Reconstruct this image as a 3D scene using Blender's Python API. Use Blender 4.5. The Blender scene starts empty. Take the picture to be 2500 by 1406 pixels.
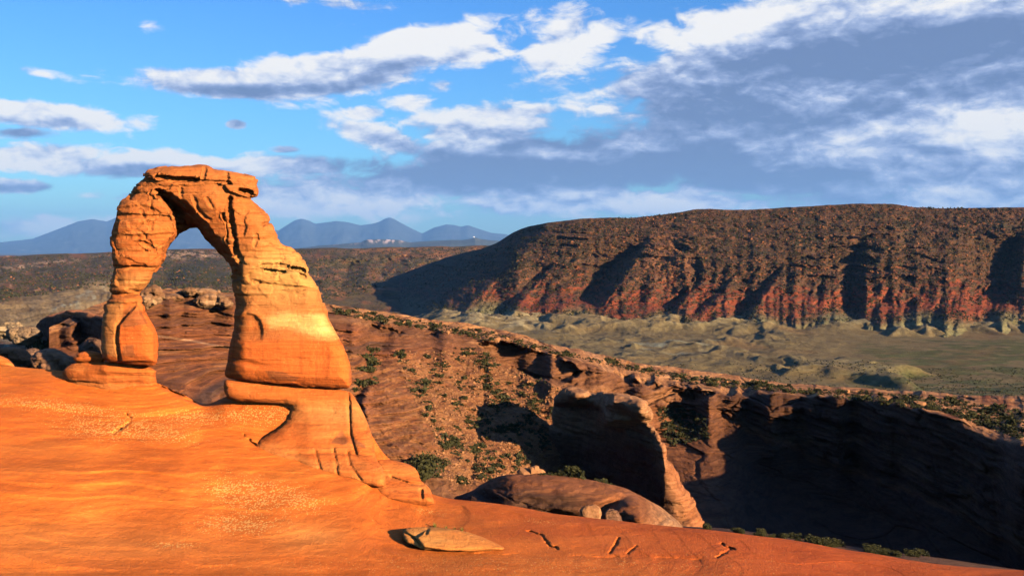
import bpy, math, random
import numpy as np
from math import radians, sin, cos, pi
rng = np.random.default_rng(11)
random.seed(7)
SC = bpy.context.scene
COL = SC.collection

# ------------------------------------------------------------------ camera
F = 2453.0            # focal length in photo pixels (2500 wide)
CX, CY = 1250.0, 590.0
cd = bpy.data.cameras.new('camera'); cam = bpy.data.objects.new('camera', cd); COL.objects.link(cam)
cd.sensor_width = 36.0; cd.lens = 36.0 * F / 2500.0
cd.shift_y = -(703.0 - CY) / 2500.0
cd.clip_start = 0.5; cd.clip_end = 160000
cam.location = (0, 0, 0); cam.rotation_euler = (radians(90), 0, 0)
SC.camera = cam

# ------------------------------------------------------------------ sun, view
SUN_EL, SUN_AZ = 14.5, 47.0           # az: degrees from straight behind the camera towards the right
to_sun = np.array([sin(radians(SUN_AZ)) * cos(radians(SUN_EL)), -cos(radians(SUN_AZ)) * cos(radians(SUN_EL)), sin(radians(SUN_EL))])
sl = bpy.data.lights.new('sun', 'SUN'); sl.energy = 5.0; sl.angle = radians(0.5); sl.color = (1.0, 0.77, 0.48)
so = bpy.data.objects.new('sun', sl); COL.objects.link(so)
from mathutils import Vector
so.rotation_euler = Vector(to_sun.tolist()).to_track_quat('Z', 'Y').to_euler(); so.location = (300, -300, 200)
SC.view_settings.view_transform = 'Standard'; SC.view_settings.look = 'None'
SC.view_settings.exposure = 1.50; SC.view_settings.gamma = 1.0; SC.view_settings.use_curve_mapping = False
SC.cycles.use_denoising = True
SC.cycles.max_bounces = 5; SC.cycles.diffuse_bounces = 0; SC.cycles.glossy_bounces = 1
SC.cycles.transparent_max_bounces = 4; SC.cycles.volume_bounces = 0
SC.cycles.use_adaptive_sampling = True; SC.cycles.adaptive_threshold = 0.02

# ------------------------------------------------------------------ node helpers
class NT:
    def __init__(s, tree): s.t = tree; s.n = tree.nodes; s.l = tree.links
    def new(s, typ, **kw):
        n = s.n.new(typ)
        for k, v in kw.items(): setattr(n, k, v)
        return n
    def put(s, sock, v):
        if hasattr(v, 'is_output'): s.l.new(v, sock)
        elif isinstance(v, (tuple, list)):
            v = tuple(v)
            if len(sock.default_value) == 4 and len(v) == 3: v = v + (1.0,)
            sock.default_value = v
        else: sock.default_value = v
    def math(s, op, a, b=0.0, c=None, clamp=False):
        n = s.new('ShaderNodeMath', operation=op, use_clamp=clamp)
        s.put(n.inputs[0], a); s.put(n.inputs[1], b)
        if c is not None: s.put(n.inputs[2], c)
        return n.outputs[0]
    def vmath(s, op, a, b=(0, 0, 0)):
        n = s.new('ShaderNodeVectorMath', operation=op); s.put(n.inputs[0], a)
        if op == 'SCALE': s.put(n.inputs['Scale'], b)
        else: s.put(n.inputs[1], b)
        return n.outputs['Value'] if op in ('LENGTH', 'DOT_PRODUCT') else n.outputs[0]
    def comb(s, x, y, z=0.0):
        n = s.new('ShaderNodeCombineXYZ'); s.put(n.inputs[0], x); s.put(n.inputs[1], y); s.put(n.inputs[2], z); return n.outputs[0]
    def noise(s, vec, scale, detail=5, rough=0.55, dist=0.0, lac=2.0):
        n = s.new('ShaderNodeTexNoise'); s.put(n.inputs['Vector'], vec); s.put(n.inputs['Scale'], scale)
        s.put(n.inputs['Detail'], detail); s.put(n.inputs['Roughness'], rough); s.put(n.inputs['Distortion'], dist); s.put(n.inputs['Lacunarity'], lac)
        return n.outputs[0]
    def vor(s, vec, scale, feature='F1', out='Distance', rnd=1.0):
        n = s.new('ShaderNodeTexVoronoi', feature=feature); s.put(n.inputs['Vector'], vec); s.put(n.inputs['Scale'], scale)
        s.put(n.inputs['Randomness'], rnd)
        return n.outputs[out]
    def mapr(s, v, a, b, c=0.0, d=1.0, smooth=False):
        n = s.new('ShaderNodeMapRange', interpolation_type='SMOOTHSTEP' if smooth else 'LINEAR')
        s.put(n.inputs['Value'], v)
        for k, x in zip(('From Min', 'From Max', 'To Min', 'To Max'), (a, b, c, d)): s.put(n.inputs[k], x)
        return n.outputs[0]
    def mix(s, f, a, b, mode='MIX'):
        n = s.new('ShaderNodeMix', data_type='RGBA', blend_type=mode); s.put(n.inputs[0], f); s.put(n.inputs[6], a); s.put(n.inputs[7], b)
        return n.outputs[2]
    def mapping(s, v, loc, rot, scale, typ='TEXTURE'):
        n = s.new('ShaderNodeMapping', vector_type=typ); s.put(n.inputs[0], v)
        n.inputs['Location'].default_value = loc; n.inputs['Rotation'].default_value = rot; n.inputs['Scale'].default_value = scale
        return n.outputs[0]
    def sep(s, v):
        n = s.new('ShaderNodeSeparateXYZ'); s.put(n.inputs[0], v); return n.outputs

# ------------------------------------------------------------------ world: sky with cloud layer
def make_world():
    w = bpy.data.worlds.new('World'); SC.world = w; w.use_nodes = True
    t = NT(w.node_tree); t.n.clear()
    out = t.new('ShaderNodeOutputWorld'); bg = t.new('ShaderNodeBackground'); t.l.new(bg.outputs[0], out.inputs[0])
    sky = t.new('ShaderNodeTexSky', sky_type='NISHITA'); sky.sun_disc = False
    sky.sun_elevation = radians(SUN_EL); sky.sun_rotation = radians(180 - SUN_AZ)
    sky.air_density = 1.0; sky.dust_density = 0.3; sky.ozone_density = 1.6
    tc = t.new('ShaderNodeTexCoord'); d = t.vmath('NORMALIZE', tc.outputs['Generated']); X, Y, Z = t.sep(d)
    az = t.math('ARCTAN2', X, Y); el = t.math('ARCSINE', Z)
    elr = t.math('MAXIMUM', el, -0.02)
    P = t.comb(az, elr)
    # (photo px, py, half width, half height, tilt deg, strength)
    blobs = [(2120, 200, 800, 250, 4, 1.05), (2400, 330, 700, 260, 0, .95), (1850, 400, 760, 120, -2, .95), (1350, 395, 560, 85, 0, .85), (1200, 440, 900, 80, 0, .68),
             (2000, 50, 620, 120, 8, .62), (1650, 220, 340, 80, 0, .7), (1180, 305, 280, 70, 0, .66), (1500, 490, 1100, 70, 0, .55), (2300, 500, 900, 90, 0, .6),
             (560, 222, 380, 46, -1, .74), (850, 180, 380, 72, 10, .74), (1060, 110, 320, 80, 3, .66), (950, 200, 160, 40, 0, .25), (1390, 115, 180, 120, 25, .66),
             (90, 310, 300, 40, -2, .8), (40, 352, 130, 24, 0, .5), (50, 470, 150, 24, 0, .6), (390, 425, 360, 50, 0, .66), (110, 400, 190, 50, 0, .55),
             (60, 560, 330, 40, 6, .5), (760, 410, 340, 44, 0, .62), (800, 485, 520, 60, 0, .62), (300, 485, 200, 28, 0, .4),
             (885, 280, 75, 26, 0, .5), (576, 315, 38, 18, 0, .72), (365, 92, 60, 24, 0, .36), (700, 12, 110, 36, 0, .45), (860, 20, 190, 36, -8, .42),
             (1085, 210, 60, 30, 0, .4), (60, 212, 150, 22, -6, .44), (1000, 255, 90, 40, 0, .45), (700, 372, 60, 16, 0, .5), (950, 350, 200, 50, -15, .6), (1310, 270, 90, 24, 0, .45)]
    m = None
    for (px, py, sx, sy, rot, a) in blobs:
        q = t.mapping(P, (math.atan((px - CX) / F), math.atan((CY - py) / F), 0), (0, 0, radians(rot)), (sx / F * 1.25, sy / F * 1.3, 1))
        r = t.vmath('LENGTH', q); v = t.mapr(r, 0.0, 1.0, a, 0.0, True)
        m = v if m is None else t.math('MAXIMUM', m, v)
    def blobsum(lst):
        o_ = None
        for (px, py, sx, sy, rot, a) in lst:
            q = t.mapping(P, (math.atan((px - CX) / F), math.atan((CY - py) / F), 0), (0, 0, radians(rot)), (sx / F * 1.4, sy / F * 1.4, 1))
            v = t.mapr(t.vmath('LENGTH', q), 0.0, 1.0, a, 0.0, True); o_ = v if o_ is None else t.math('ADD', o_, v)
        return o_
    bases = blobsum([(2200, 455, 700, 70, 0, .30), (1850, 245, 600, 120, 0, .5), (2250, 150, 520, 80, 4, .36), (2400, 265, 300, 50, 8, .35), (1150, 410, 500, 50, -4, .62), (1550, 420, 620, 64, 0, .62), (1330, 348, 260, 26, 3, .5), (850, 455, 380, 34, 0, .5), (1500, 320, 260, 26, 0, .45),
                     (640, 232, 280, 16, 2, .5), (860, 205, 120, 22, 8, .4), (50, 352, 130, 16, 0, .7), (60, 472, 130, 12, 0, .6), (430, 425, 200, 12, 0, .45), (1100, 335, 110, 26, 0, .35), (1000, 150, 160, 16, 5, .25)])
    crowns = blobsum([(1620, 100, 190, 60, 10, .45), (1800, 55, 180, 50, 10, .35), (2400, 345, 190, 80, 0, .7), (1400, 125, 140, 80, 0, .4), (1180, 295, 170, 30, -5, .5), (1060, 90, 240, 60, 0, .4), (930, 365, 160, 20, -15, .4), (1260, 375, 240, 16, -3, .35), (150, 302, 240, 20, 0, .4), (450, 398, 220, 14, 0, .45), (430, 212, 260, 16, 0, .3), (2150, 85, 240, 36, 5, .3), (1440, 240, 90, 26, 0, .35)])
    # outside the frame the cover is kept sparse to lower the fill light in the shadows
    low = t.mapr(elr, 0.25, 0.5, 0.0, 0.08, True)
    side = t.mapr(t.math('ABSOLUTE', az), 0.55, 0.9, 0.0, 0.10, True)
    m = t.math('MAXIMUM', m, t.math('MAXIMUM', low, side))
    def dens(dx, dy):
        q = t.comb(t.math('ADD', az, dx), t.math('ADD', elr, dy))
        wq = t.vmath('MULTIPLY', q, (7.0, 21.0, 1.0))
        n1 = t.noise(wq, 1.0, 9, 0.56, 0.35)
        q2 = t.vmath('MULTIPLY', q, (34.0, 62.0, 1.0))
        n2 = t.noise(q2, 1.0, 7, 0.6, 0.6)
        return t.math('ADD', t.math('MULTIPLY', t.math('SUBTRACT', n1, 0.5), 1.5), t.math('MULTIPLY', t.math('SUBTRACT', n2, 0.5), 0.62))
    d0 = dens(0, 0); d1 = dens(0.003, 0.008); d2 = dens(0.012, 0.034)
    D = t.math('SUBTRACT', t.math('ADD', d0, m), 0.22)
    cov = t.mapr(D, -0.03, 0.23, 0.0, 1.0, True)
    thick = t.mapr(D, 0.10, 0.85, 0.0, 1.0, True)
    lit = t.math('ADD', t.math('MULTIPLY', t.math('SUBTRACT', d0, d1), 1.2), t.math('MULTIPLY', t.math('SUBTRACT', d0, d2), 1.25))
    # mask gradient: upper rims of a bank are sunlit, its base grey
    val = t.math('ADD', t.math('SUBTRACT', t.math('ADD', 0.78, crowns), t.math('ADD', bases, t.math('MULTIPLY', thick, 0.34))), t.math('MULTIPLY', lit, 1.0), clamp=True)
    ccol = t.new('ShaderNodeValToRGB'); t.put(ccol.inputs[0], val)
    e = ccol.color_ramp.elements
    K = 3.6
    e[0].position = 0.0; e[0].color = (0.17, 0.245, 0.44, 1)
    e[1].position = 1.0; e[1].color = (1.0, 0.97, 0.93, 1)
    for p_, c_ in ((0.25, (0.25, 0.335, 0.56, 1)), (0.5, (0.42, 0.51, 0.74, 1)), (0.78, (0.76, 0.80, 0.90, 1))):
        x = e.new(p_); x.color = c_
    cl = t.vmath('SCALE', ccol.outputs[0], K)
    # lower air is paler
    skyc = t.mix(1.0, sky.outputs[0], t.mix(t.mapr(elr, 0.0, 0.26), (0.50, 0.96, 1.38), (0.36, 0.88, 1.66)), 'MULTIPLY')
    skyc = t.vmath('SCALE', skyc, SKYK)
    fade = t.mapr(elr, 0.0, 0.03, 0.6, 1.0)
    cf = t.math('MULTIPLY', t.math('MULTIPLY', cov, 0.97), fade)
    col = t.mix(cf, skyc, cl)
    t.put(bg.inputs[0], col); bg.inputs[1].default_value = 0.10
SKYK = 0.42
make_world()

# ------------------------------------------------------------------ numpy noise
_perm = rng.permutation(256).astype(np.int32); _perm = np.concatenate([_perm, _perm])
_g3 = rng.normal(size=(256, 3)).astype(np.float32); _g3 /= np.linalg.norm(_g3, axis=1, keepdims=True)
def perlin(x, y, z=None):
    x = np.asarray(x, np.float32); y = np.asarray(y, np.float32); x, y = np.broadcast_arrays(x, y)
    if z is None: z = np.zeros(1, np.float32)
    z = np.broadcast_to(np.asarray(z, np.float32), x.shape)
    xi = np.floor(x); yi = np.floor(y); zi = np.floor(z)
    xf, yf, zf = x - xi, y - yi, z - zi
    xi = xi.astype(np.int32) & 255; yi = yi.astype(np.int32) & 255; zi = zi.astype(np.int32) & 255
    u = xf * xf * xf * (xf * (xf * 6 - 15) + 10); v = yf * yf * yf * (yf * (yf * 6 - 15) + 10); w = zf * zf * zf * (zf * (zf * 6 - 15) + 10)
    def g(dx, dy, dz):
        h = _perm[_perm[_perm[(xi + dx) & 255] + ((yi + dy) & 255)] + ((zi + dz) & 255)]
        gr = _g3[h]
        return gr[..., 0] * (xf - dx) + gr[..., 1] * (yf - dy) + gr[..., 2] * (zf - dz)
    def L(a, b, k): return a + (b - a) * k
    if not np.any(zf):
        return L(L(g(0, 0, 0), g(1, 0, 0), u), L(g(0, 1, 0), g(1, 1, 0), u), v) * 1.6
    a = L(L(g(0, 0, 0), g(1, 0, 0), u), L(g(0, 1, 0), g(1, 1, 0), u), v)
    b = L(L(g(0, 0, 1), g(1, 0, 1), u), L(g(0, 1, 1), g(1, 1, 1), u), v)
    return L(a, b, w) * 1.6
def fbm(x, y, z=None, o=4, gain=0.5, lac=2.03):
    s = 0; a = 1.0; f = 1.0; n = 0
    for i in range(o):
        s = s + a * perlin(x * f + 13.7 * i, y * f + 7.3 * i, None if z is None else z * f + 3.1 * i); n += a
        a *= gain; f *= lac
    return s / n
def ridged(x, y, z=None, o=4, gain=0.5):
    s = 0; a = 1.0; f = 1.0; n = 0
    for i in range(o):
        s = s + a * (1 - 2 * np.abs(perlin(x * f + 5.7 * i, y * f + 9.3 * i, None if z is None else z * f))); n += a
        a *= gain; f *= 2.07
    return s / n
def worley(x, y, z, seed=0):
    xi = np.floor(x).astype(np.int32); yi = np.floor(y).astype(np.int32); zi = np.floor(z).astype(np.int32)
    f1 = np.full(x.shape, 9.0, np.float32); f2 = f1.copy(); cid = np.zeros(x.shape, np.int32)
    for dx in (-1, 0, 1):
        for dy in (-1, 0, 1):
            for dz in (-1, 0, 1):
                cx, cy, cz = xi + dx, yi + dy, zi + dz
                h = _perm[(_perm[(_perm[(cx + seed) & 255] + cy) & 255] + cz) & 255]
                g_ = _g3[h] * .5
                d = np.sqrt((cx + .5 + g_[..., 0] - x) ** 2 + (cy + .5 + g_[..., 1] - y) ** 2 + (cz + .5 + g_[..., 2] - z) ** 2)
                m = d < f1; f2 = np.where(m, f1, np.minimum(f2, d)); cid = np.where(m, h, cid); f1 = np.where(m, d, f1)
    return f1, f2 - f1, ((cid * 37) & 255) / 255.0
def sst(a, b, x):
    t = np.clip((x - a) / (b - a), 0, 1); return t * t * (3 - 2 * t)
def lerp(a, b, t):
    return a + (b - a) * t
def mixc(c, d, m):
    """mix colour array c (..,3) with colour d by mask m"""
    return c + (np.asarray(d, np.float32) - c) * np.clip(m, 0, 1)[..., None]
def gauss(px, py, cx, cy, sx, sy, rot=0.0):
    c, s = cos(radians(rot)), sin(radians(rot)); dx = px - cx; dy = py - cy
    return np.exp(-(((dx * c + dy * s) / sx) ** 2 + ((-dx * s + dy * c) / sy) ** 2))
def polysd(px, py, poly):
    """signed distance (negative inside) to a polygon, vectorised"""
    px = np.asarray(px, np.float32); py = np.asarray(py, np.float32)
    P = np.asarray(poly, np.float32); n = len(P)
    best = np.full(px.shape, 1e12, np.float32); inside = np.zeros(px.shape, bool)
    for i in range(n):
        ax, ay = P[i]; bx, by = P[(i + 1) % n]; ex, ey = bx - ax, by - ay
        L2 = ex * ex + ey * ey + 1e-9
        wx, wy = px - ax, py - ay
        tt = np.clip((wx * ex + wy * ey) / L2, 0, 1)
        dd = (wx - ex * tt) ** 2 + (wy - ey * tt) ** 2
        np.minimum(best, dd, out=best)
        c = ((ay > py) != (by > py))
        if ey != 0: inside ^= c & (px < ax + (py - ay) * ex / ey)
    d = np.sqrt(best)
    return np.where(inside, -d, d)
def linesd(px, py, pts):
    best = np.full(np.shape(px), 1e12, np.float32)
    for (ax, ay), (bx, by) in zip(pts[:-1], pts[1:]):
        ex, ey = bx - ax, by - ay
        tt = np.clip(((px - ax) * ex + (py - ay) * ey) / (ex * ex + ey * ey + 1e-9), 0, 1)
        best = np.minimum(best, (px - ax - ex * tt) ** 2 + (py - ay - ey * tt) ** 2)
    return np.sqrt(best)
def smooth_poly(P, it=1):
    P = np.asarray(P, float)
    for _ in range(it):
        Q = np.roll(P, -1, 0); P = np.stack([P * .75 + Q * .25, P * .25 + Q * .75], 1).reshape(-1, 2)
    return P
def at(px, py, Y): return ((px - CX) / F * Y, Y, (CY - py) / F * Y)
def chan(xs, ks, px):
    """smooth interpolation of knot rows along px (monotone-ish cubic)"""
    xs = np.asarray(xs, float); ks = np.asarray(ks, float)
    m = np.gradient(ks, xs, axis=0)
    i = np.clip(np.searchsorted(xs, px) - 1, 0, len(xs) - 2); h = xs[i + 1] - xs[i]; t = np.clip((px - xs[i]) / h, -3, 4)
    tc = np.clip(t, 0, 1); sh = (slice(None),) + (None,) * (ks.ndim - 1)
    tc = tc[sh]; hh = h[sh]
    return ((2 * tc**3 - 3 * tc**2 + 1) * ks[i] + (tc**3 - 2 * tc**2 + tc) * hh * m[i] * .7 + (-2 * tc**3 + 3 * tc**2) * ks[i + 1] + (tc**3 - tc**2) * hh * m[i + 1] * .7)

# ------------------------------------------------------------------ mesh builders
def mesh_from(name, V, Q, colr=None, smooth=True, extra=None):
    """V (n,3), Q (m,3|4) arrays"""
    V = np.asarray(V, np.float32); Q = np.asarray(Q, np.int32)
    me = bpy.data.meshes.new(name); k = Q.shape[1]
    me.vertices.add(len(V)); me.vertices.foreach_set('co', V.ravel())
    me.loops.add(Q.size); me.loops.foreach_set('vertex_index', Q.ravel())
    me.polygons.add(len(Q)); me.polygons.foreach_set('loop_start', np.arange(0, Q.size, k, dtype=np.int32))
    me.polygons.foreach_set('use_smooth', np.full(len(Q), smooth))
    me.update(calc_edges=True)
    if colr is not None:
        a = me.color_attributes.new('tone', 'FLOAT_COLOR', 'POINT')
        c = np.ones((len(V), 4), np.float32); c[:, :3] = colr
        if extra is not None: c[:, 3] = extra
        a.data.foreach_set('color', c.ravel())
    return me
def link(name, me, mat=None, parent=None, loc=None):
    o = bpy.data.objects.new(name, me)
    if mat is not None and me is not None and len(me.materials) == 0: me.materials.append(mat)
    COL.objects.link(o)
    if parent is not None: o.parent = parent
    if loc is not None: o.location = loc
    return o
def tag(o, label=None, cat=None, group=None, kind=None):
    for k, v in (('label', label), ('category', cat), ('group', group), ('kind', kind)):
        if v: o[k] = v
    return o
def empty(name, loc):
    o = bpy.data.objects.new(name, None); COL.objects.link(o); o.location = loc; return o
def grid_quads(R, C):
    i = np.arange((R - 1) * C, dtype=np.int32).reshape(R - 1, C)[:, :-1].ravel()
    return np.stack([i, i + C, i + C + 1, i + 1], 1)
def vnormals(V, Q):
    N = np.zeros_like(V); a = V[Q[:, 0]]; b = V[Q[:, 1]]; c = V[Q[:, 2]]; d = V[Q[:, -1]]
    n = np.cross(c - a, d - b) if Q.shape[1] == 4 else np.cross(b - a, c - a)
    for k in range(Q.shape[1]):
        for ax in range(3): N[:, ax] += np.bincount(Q[:, k], n[:, ax], len(V))
    L = np.linalg.norm(N, axis=1, keepdims=True); L[L == 0] = 1
    return N / L

class Sheet:
    """terrain sheet: columns along px, rows from crest to foot, every vertex with its own distance"""
    def __init__(s, px, py, Y, back=None):
        s.px = px; s.py = py; s.Y = Y            # py, Y : (R, C)
        X = (px[None] - CX) / F * Y; Z = (CY - py) / F * Y
        s.P = np.stack([X, Y, Z], -1).astype(np.float32); s.back = 0
        if back:
            rows = []
            for (d, drop) in back[::-1]:
                q = s.P[0].copy(); k = 1 + d / q[:, 1]
                q2 = np.stack([q[:, 0] * k, q[:, 1] + d, q[:, 2] - drop], -1); rows.append(q2)
            s.P = np.concatenate([np.array(rows, np.float32), s.P], 0); s.back = len(rows)
    def build(s, name, mat, colr, extra=None):
        R, C = s.P.shape[:2]
        if s.back:
            colr = np.concatenate([np.repeat(colr[:1], s.back, 0), colr], 0)
            if extra is not None: extra = np.concatenate([np.repeat(extra[:1], s.back, 0), extra], 0)
        me = mesh_from(name, s.P.reshape(-1, 3), grid_quads(R, C), colr.reshape(-1, 3), True, None if extra is None else extra.ravel())
        return link(name, me, mat)
    def at(s, px, py):
        c = np.clip(np.searchsorted(s.px, px), 0, len(s.px) - 1)
        col = s.py[:, c]; r = int(np.clip(np.searchsorted(col, py), 0, len(col) - 1))
        return s.P[r + s.back, c]
    def many(s, px, py):
        c = np.clip(np.searchsorted(s.px, px), 0, len(s.px) - 1)
        r = np.array([np.searchsorted(s.py[:, ci], y) for ci, y in zip(c, py)])
        r = np.clip(r, 0, s.py.shape[0] - 1)
        return s.P[r + s.back, c]
def knot_sheet(px, stations, counts, jitter=None):
    """stations: {px: [(py, Y), ...]} ; counts: rows between knots"""
    xs = sorted(stations); K = np.array([stations[x] for x in xs], float)   # (S, k, 2)
    I = chan(xs, K, px)                                                      # (C, k, 2)
    if jitter is not None: I = jitter(I, px)
    rows_py, rows_Y = [], []
    for k, n in enumerate(counts):
        last = (k == len(counts) - 1)
        for j in range(n + (1 if last else 0)):
            t = j / n
            rows_py.append(lerp(I[:, k, 0], I[:, k + 1, 0], t)); rows_Y.append(lerp(I[:, k, 1], I[:, k + 1, 1], t))
    return np.array(rows_py), np.array(rows_Y)
def blur_rows(A, n):
    for _ in range(n):
        B = A.copy(); B[1:-1] = (A[:-2] + 2 * A[1:-1] + A[2:]) / 4; A = B
    return A

def surface_nets(f, org, h):
    """f (nx,ny,nz) -> V, Q ; f<0 inside"""
    s = f < 0
    c = [s[i:s.shape[0] - 1 + i, j:s.shape[1] - 1 + j, k:s.shape[2] - 1 + k] for i in (0, 1) for j in (0, 1) for k in (0, 1)]
    cnt = sum(a.astype(np.int8) for a in c); act = (cnt > 0) & (cnt < 8)
    I, J, K = np.nonzero(act); n = len(I)
    idx = np.full(act.shape, -1, np.int32); idx[I, J, K] = np.arange(n)
    acc = np.zeros((n, 3), np.float32); w = np.zeros(n, np.float32)
    cor = [(i, j, k) for i in (0, 1) for j in (0, 1) for k in (0, 1)]
    val = {q: f[I + q[0], J + q[1], K + q[2]] for q in cor}
    for a in cor:
        for ax in range(3):
            if a[ax] == 0:
                b = list(a); b[ax] = 1; b = tuple(b); va, vb = val[a], val[b]
                m = (va < 0) != (vb < 0); t = np.where(m, va / np.where(m, va - vb, 1), 0)
                p = np.zeros((n, 3), np.float32) + np.array(a, np.float32); p[:, ax] = t
                acc += p * m[:, None]; w += m
    V = (acc / w[:, None] + np.stack([I, J, K], 1)) * h + np.asarray(org, np.float32)
    quads = []
    for ax in range(3):
        sl0 = [slice(1, -1)] * 3; sl0[ax] = slice(0, -1); sl1 = list(sl0); sl1[ax] = slice(1, None)
        a = s[tuple(sl0)]; b = s[tuple(sl1)]
        e = np.nonzero(a != b); base = np.stack(e, 1)
        off = np.ones(3, int); off[ax] = 0; base = base + off
        u, v = [(1, 2), (2, 0), (0, 1)][ax]
        du = np.zeros(3, int); du[u] = 1; dv = np.zeros(3, int); dv[v] = 1
        g = lambda p: idx[p[:, 0], p[:, 1], p[:, 2]]
        q = np.stack([g(base), g(base - du), g(base - du - dv), g(base - dv)], 1)
        flip = ~a[e]
        q[flip] = q[flip][:, ::-1]
        quads.append(q[(q >= 0).all(1)])
    return V.astype(np.float32), np.concatenate(quads)

def rock_solid(poly, Y0, h, front, back, R=0.8, warp=None, sm=1, carve=None):
    """solid with the outline poly (photo px), front(px,py) metres towards the camera from Y0, back metres behind"""
    P = smooth_poly(poly, sm); k = Y0 / F
    x0, x1 = P[:, 0].min(), P[:, 0].max(); y0, y1 = P[:, 1].min(), P[:, 1].max()
    xs = np.arange((x0 - CX) * k - 4 * h, (x1 - CX) * k + 4 * h, h); zs = np.arange((CY - y1) * k - 4 * h, (CY - y0) * k + 4 * h, h)
    XX, ZZ = np.meshgrid(xs, zs, indexing='ij')
    px = XX / k + CX; py = CY - ZZ / k
    wx = px; wy = py
    if warp is not None: wx, wy = warp(px, py)
    d2 = polysd(wx, wy, P) * k
    fr = front(px, py) * np.ones_like(px); bk = back(px, py) * np.ones_like(px)
    ymin = Y0 - fr[d2 < 0].max() - 4 * h - .5; ymax = Y0 + bk[d2 < 0].max() + 4 * h + .5
    ys = np.arange(ymin, ymax, h)
    yc = (Y0 + (bk - fr) / 2)[:, None, :]; T = ((bk + fr) / 2)[:, None, :]
    Rr = np.minimum(R, T)
    q0 = d2[:, None, :] + Rr; q1 = np.abs(ys[None, :, None] - yc) - (T - Rr)
    f = np.sqrt(np.maximum(q0, 0) ** 2 + np.maximum(q1, 0) ** 2) + np.minimum(np.maximum(q0, q1), 0) - Rr
    if carve is not None: f = carve(f, px[:, None, :], py[:, None, :], ys[None, :, None])
    return surface_nets(f.astype(np.float32), (xs[0], ys[0], zs[0]), h)
def topx(V): return V[:, 0] / V[:, 1] * F + CX, CY - V[:, 2] / V[:, 1] * F

# ------------------------------------------------------------------ materials
def rock_material(name, scale=1.0, bump=0.5, streak=(0.25, 0.25, 3.0), streak_amt=0.35, grain=0.35, rough=0.9, speck=None, crackle=0.0, dist=1.0, varnish=0.0, fine=0.0):
    m = bpy.data.materials.new(name); m.use_nodes = True; t = NT(m.node_tree)
    b = t.n['Principled BSDF']; b.inputs['Roughness'].default_value = rough; b.inputs['Specular IOR Level'].default_value = 0.15
    at_ = t.new('ShaderNodeAttribute', attribute_name='tone'); geo = t.new('ShaderNodeNewGeometry'); pos = geo.outputs['Position']
    pw = t.vmath('SCALE', pos, scale)
    n1 = t.noise(pw, 0.6, 6, 0.6); n2 = t.noise(pw, 4.0, 6, 0.65)
    st = t.noise(t.vmath('MULTIPLY', pw, streak), 1.0, 7, 0.62, 0.8)
    f = t.math('ADD', t.math('MULTIPLY', t.math('SUBTRACT', n1, 0.5), grain * 1.6), t.math('ADD', t.math('MULTIPLY', t.math('SUBTRACT', n2, 0.5), grain * 1.6), t.math('MULTIPLY', t.math('SUBTRACT', st, 0.5), streak_amt * 2.4)))
    f = t.math('ADD', f, 1.0)
    col = t.mix(1.0, at_.outputs['Color'], t.comb(f, f, f), 'MULTIPLY')
    # hue wander: redder where the grain is dark
    hue = t.mapr(st, 0.35, 0.68, 0.0, 1.0)
    col = t.mix(t.math('MULTIPLY', hue, 0.30), col, t.mix(1.0, col, (1.12, 1.5, 1.9), 'MULTIPLY'))
    if speck is not None:
        v = t.vor(t.vmath('MULTIPLY', pos, speck[0]), 1.0); nn = t.noise(pos, speck[1], 5, 0.7)
        a = at_.outputs['Alpha']      # 1 = plain, lower = more specks
        amt = t.math('SUBTRACT', 1.0, a)
        thr = t.mapr(t.math('SUBTRACT', t.math('ADD', t.math('MULTIPLY', nn, 1.1), t.math('MULTIPLY', amt, 0.50)), t.math('MULTIPLY', v, 1.25)), 0.42, 0.55, 0.0, 1.0)
        col = t.mix(t.math('MULTIPLY', thr, t.mapr(amt, 0.0, 0.35, 0.0, 0.8)), col, speck[2])
    if fine > 0:
        fl = t.noise(t.vmath('MULTIPLY', pw, (streak[0] * .5, streak[1] * .5, streak[2] * 3.2)), 1.0, 4, 0.7, 0.5)
        fm = t.mapr(fl, 0.52, 0.66, 1.0, 1.0 - fine); col = t.mix(1.0, col, t.comb(fm, fm, fm), 'MULTIPLY')
    if varnish > 0:
        vn = t.noise(t.vmath('MULTIPLY', pw, (1.6, 1.6, 0.16)), 1.0, 5, 0.65, 0.3)
        col = t.mix(t.math('MULTIPLY', t.mapr(vn, 0.53, 0.68), varnish), col, t.mix(1.0, col, (0.38, 0.30, 0.34), 'MULTIPLY'))
    t.put(b.inputs['Base Color'], col)
    hgt = t.math('ADD', t.math('MULTIPLY', n2, 0.5), t.math('ADD', st, t.math('MULTIPLY', t.noise(pw, 14.0, 4, 0.7), 0.45)))
    if crackle > 0:
        ck = t.vor(t.vmath('MULTIPLY', t.vmath('ADD', pw, t.vmath('SCALE', t.new('ShaderNodeTexNoise').outputs[1], 0.0)), (0.35, 0.35, 0.9)), 1.0, 'DISTANCE_TO_EDGE')
        hgt = t.math('ADD', hgt, t.math('MULTIPLY', t.mapr(ck, 0.0, 0.05, 0.0, 1.0), crackle))
    bp = t.new('ShaderNodeBump'); t.put(bp.inputs['Height'], hgt); bp.inputs['Strength'].default_value = bump; bp.inputs['Distance'].default_value = dist
    t.l.new(bp.outputs[0], b.inputs['Normal'])
    return m
M_slab = rock_material('slickrock_orange', 0.6, 0.55, (0.25, 0.7, 4.0), 0.22, 0.30, speck=((6.5, 3.2, 9.0), 1.6, (0.74, 0.36, 0.10)), dist=0.35, fine=0.14)
M_arch = rock_material('entrada_sandstone', 0.9, 0.8, (0.20, 0.20, 2.8), 0.24, 0.34, speck=((2.5, 2.5, 4.0), 1.4, (0.66, 0.36, 0.10)), dist=0.25, varnish=0.4, fine=0.2)
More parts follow.
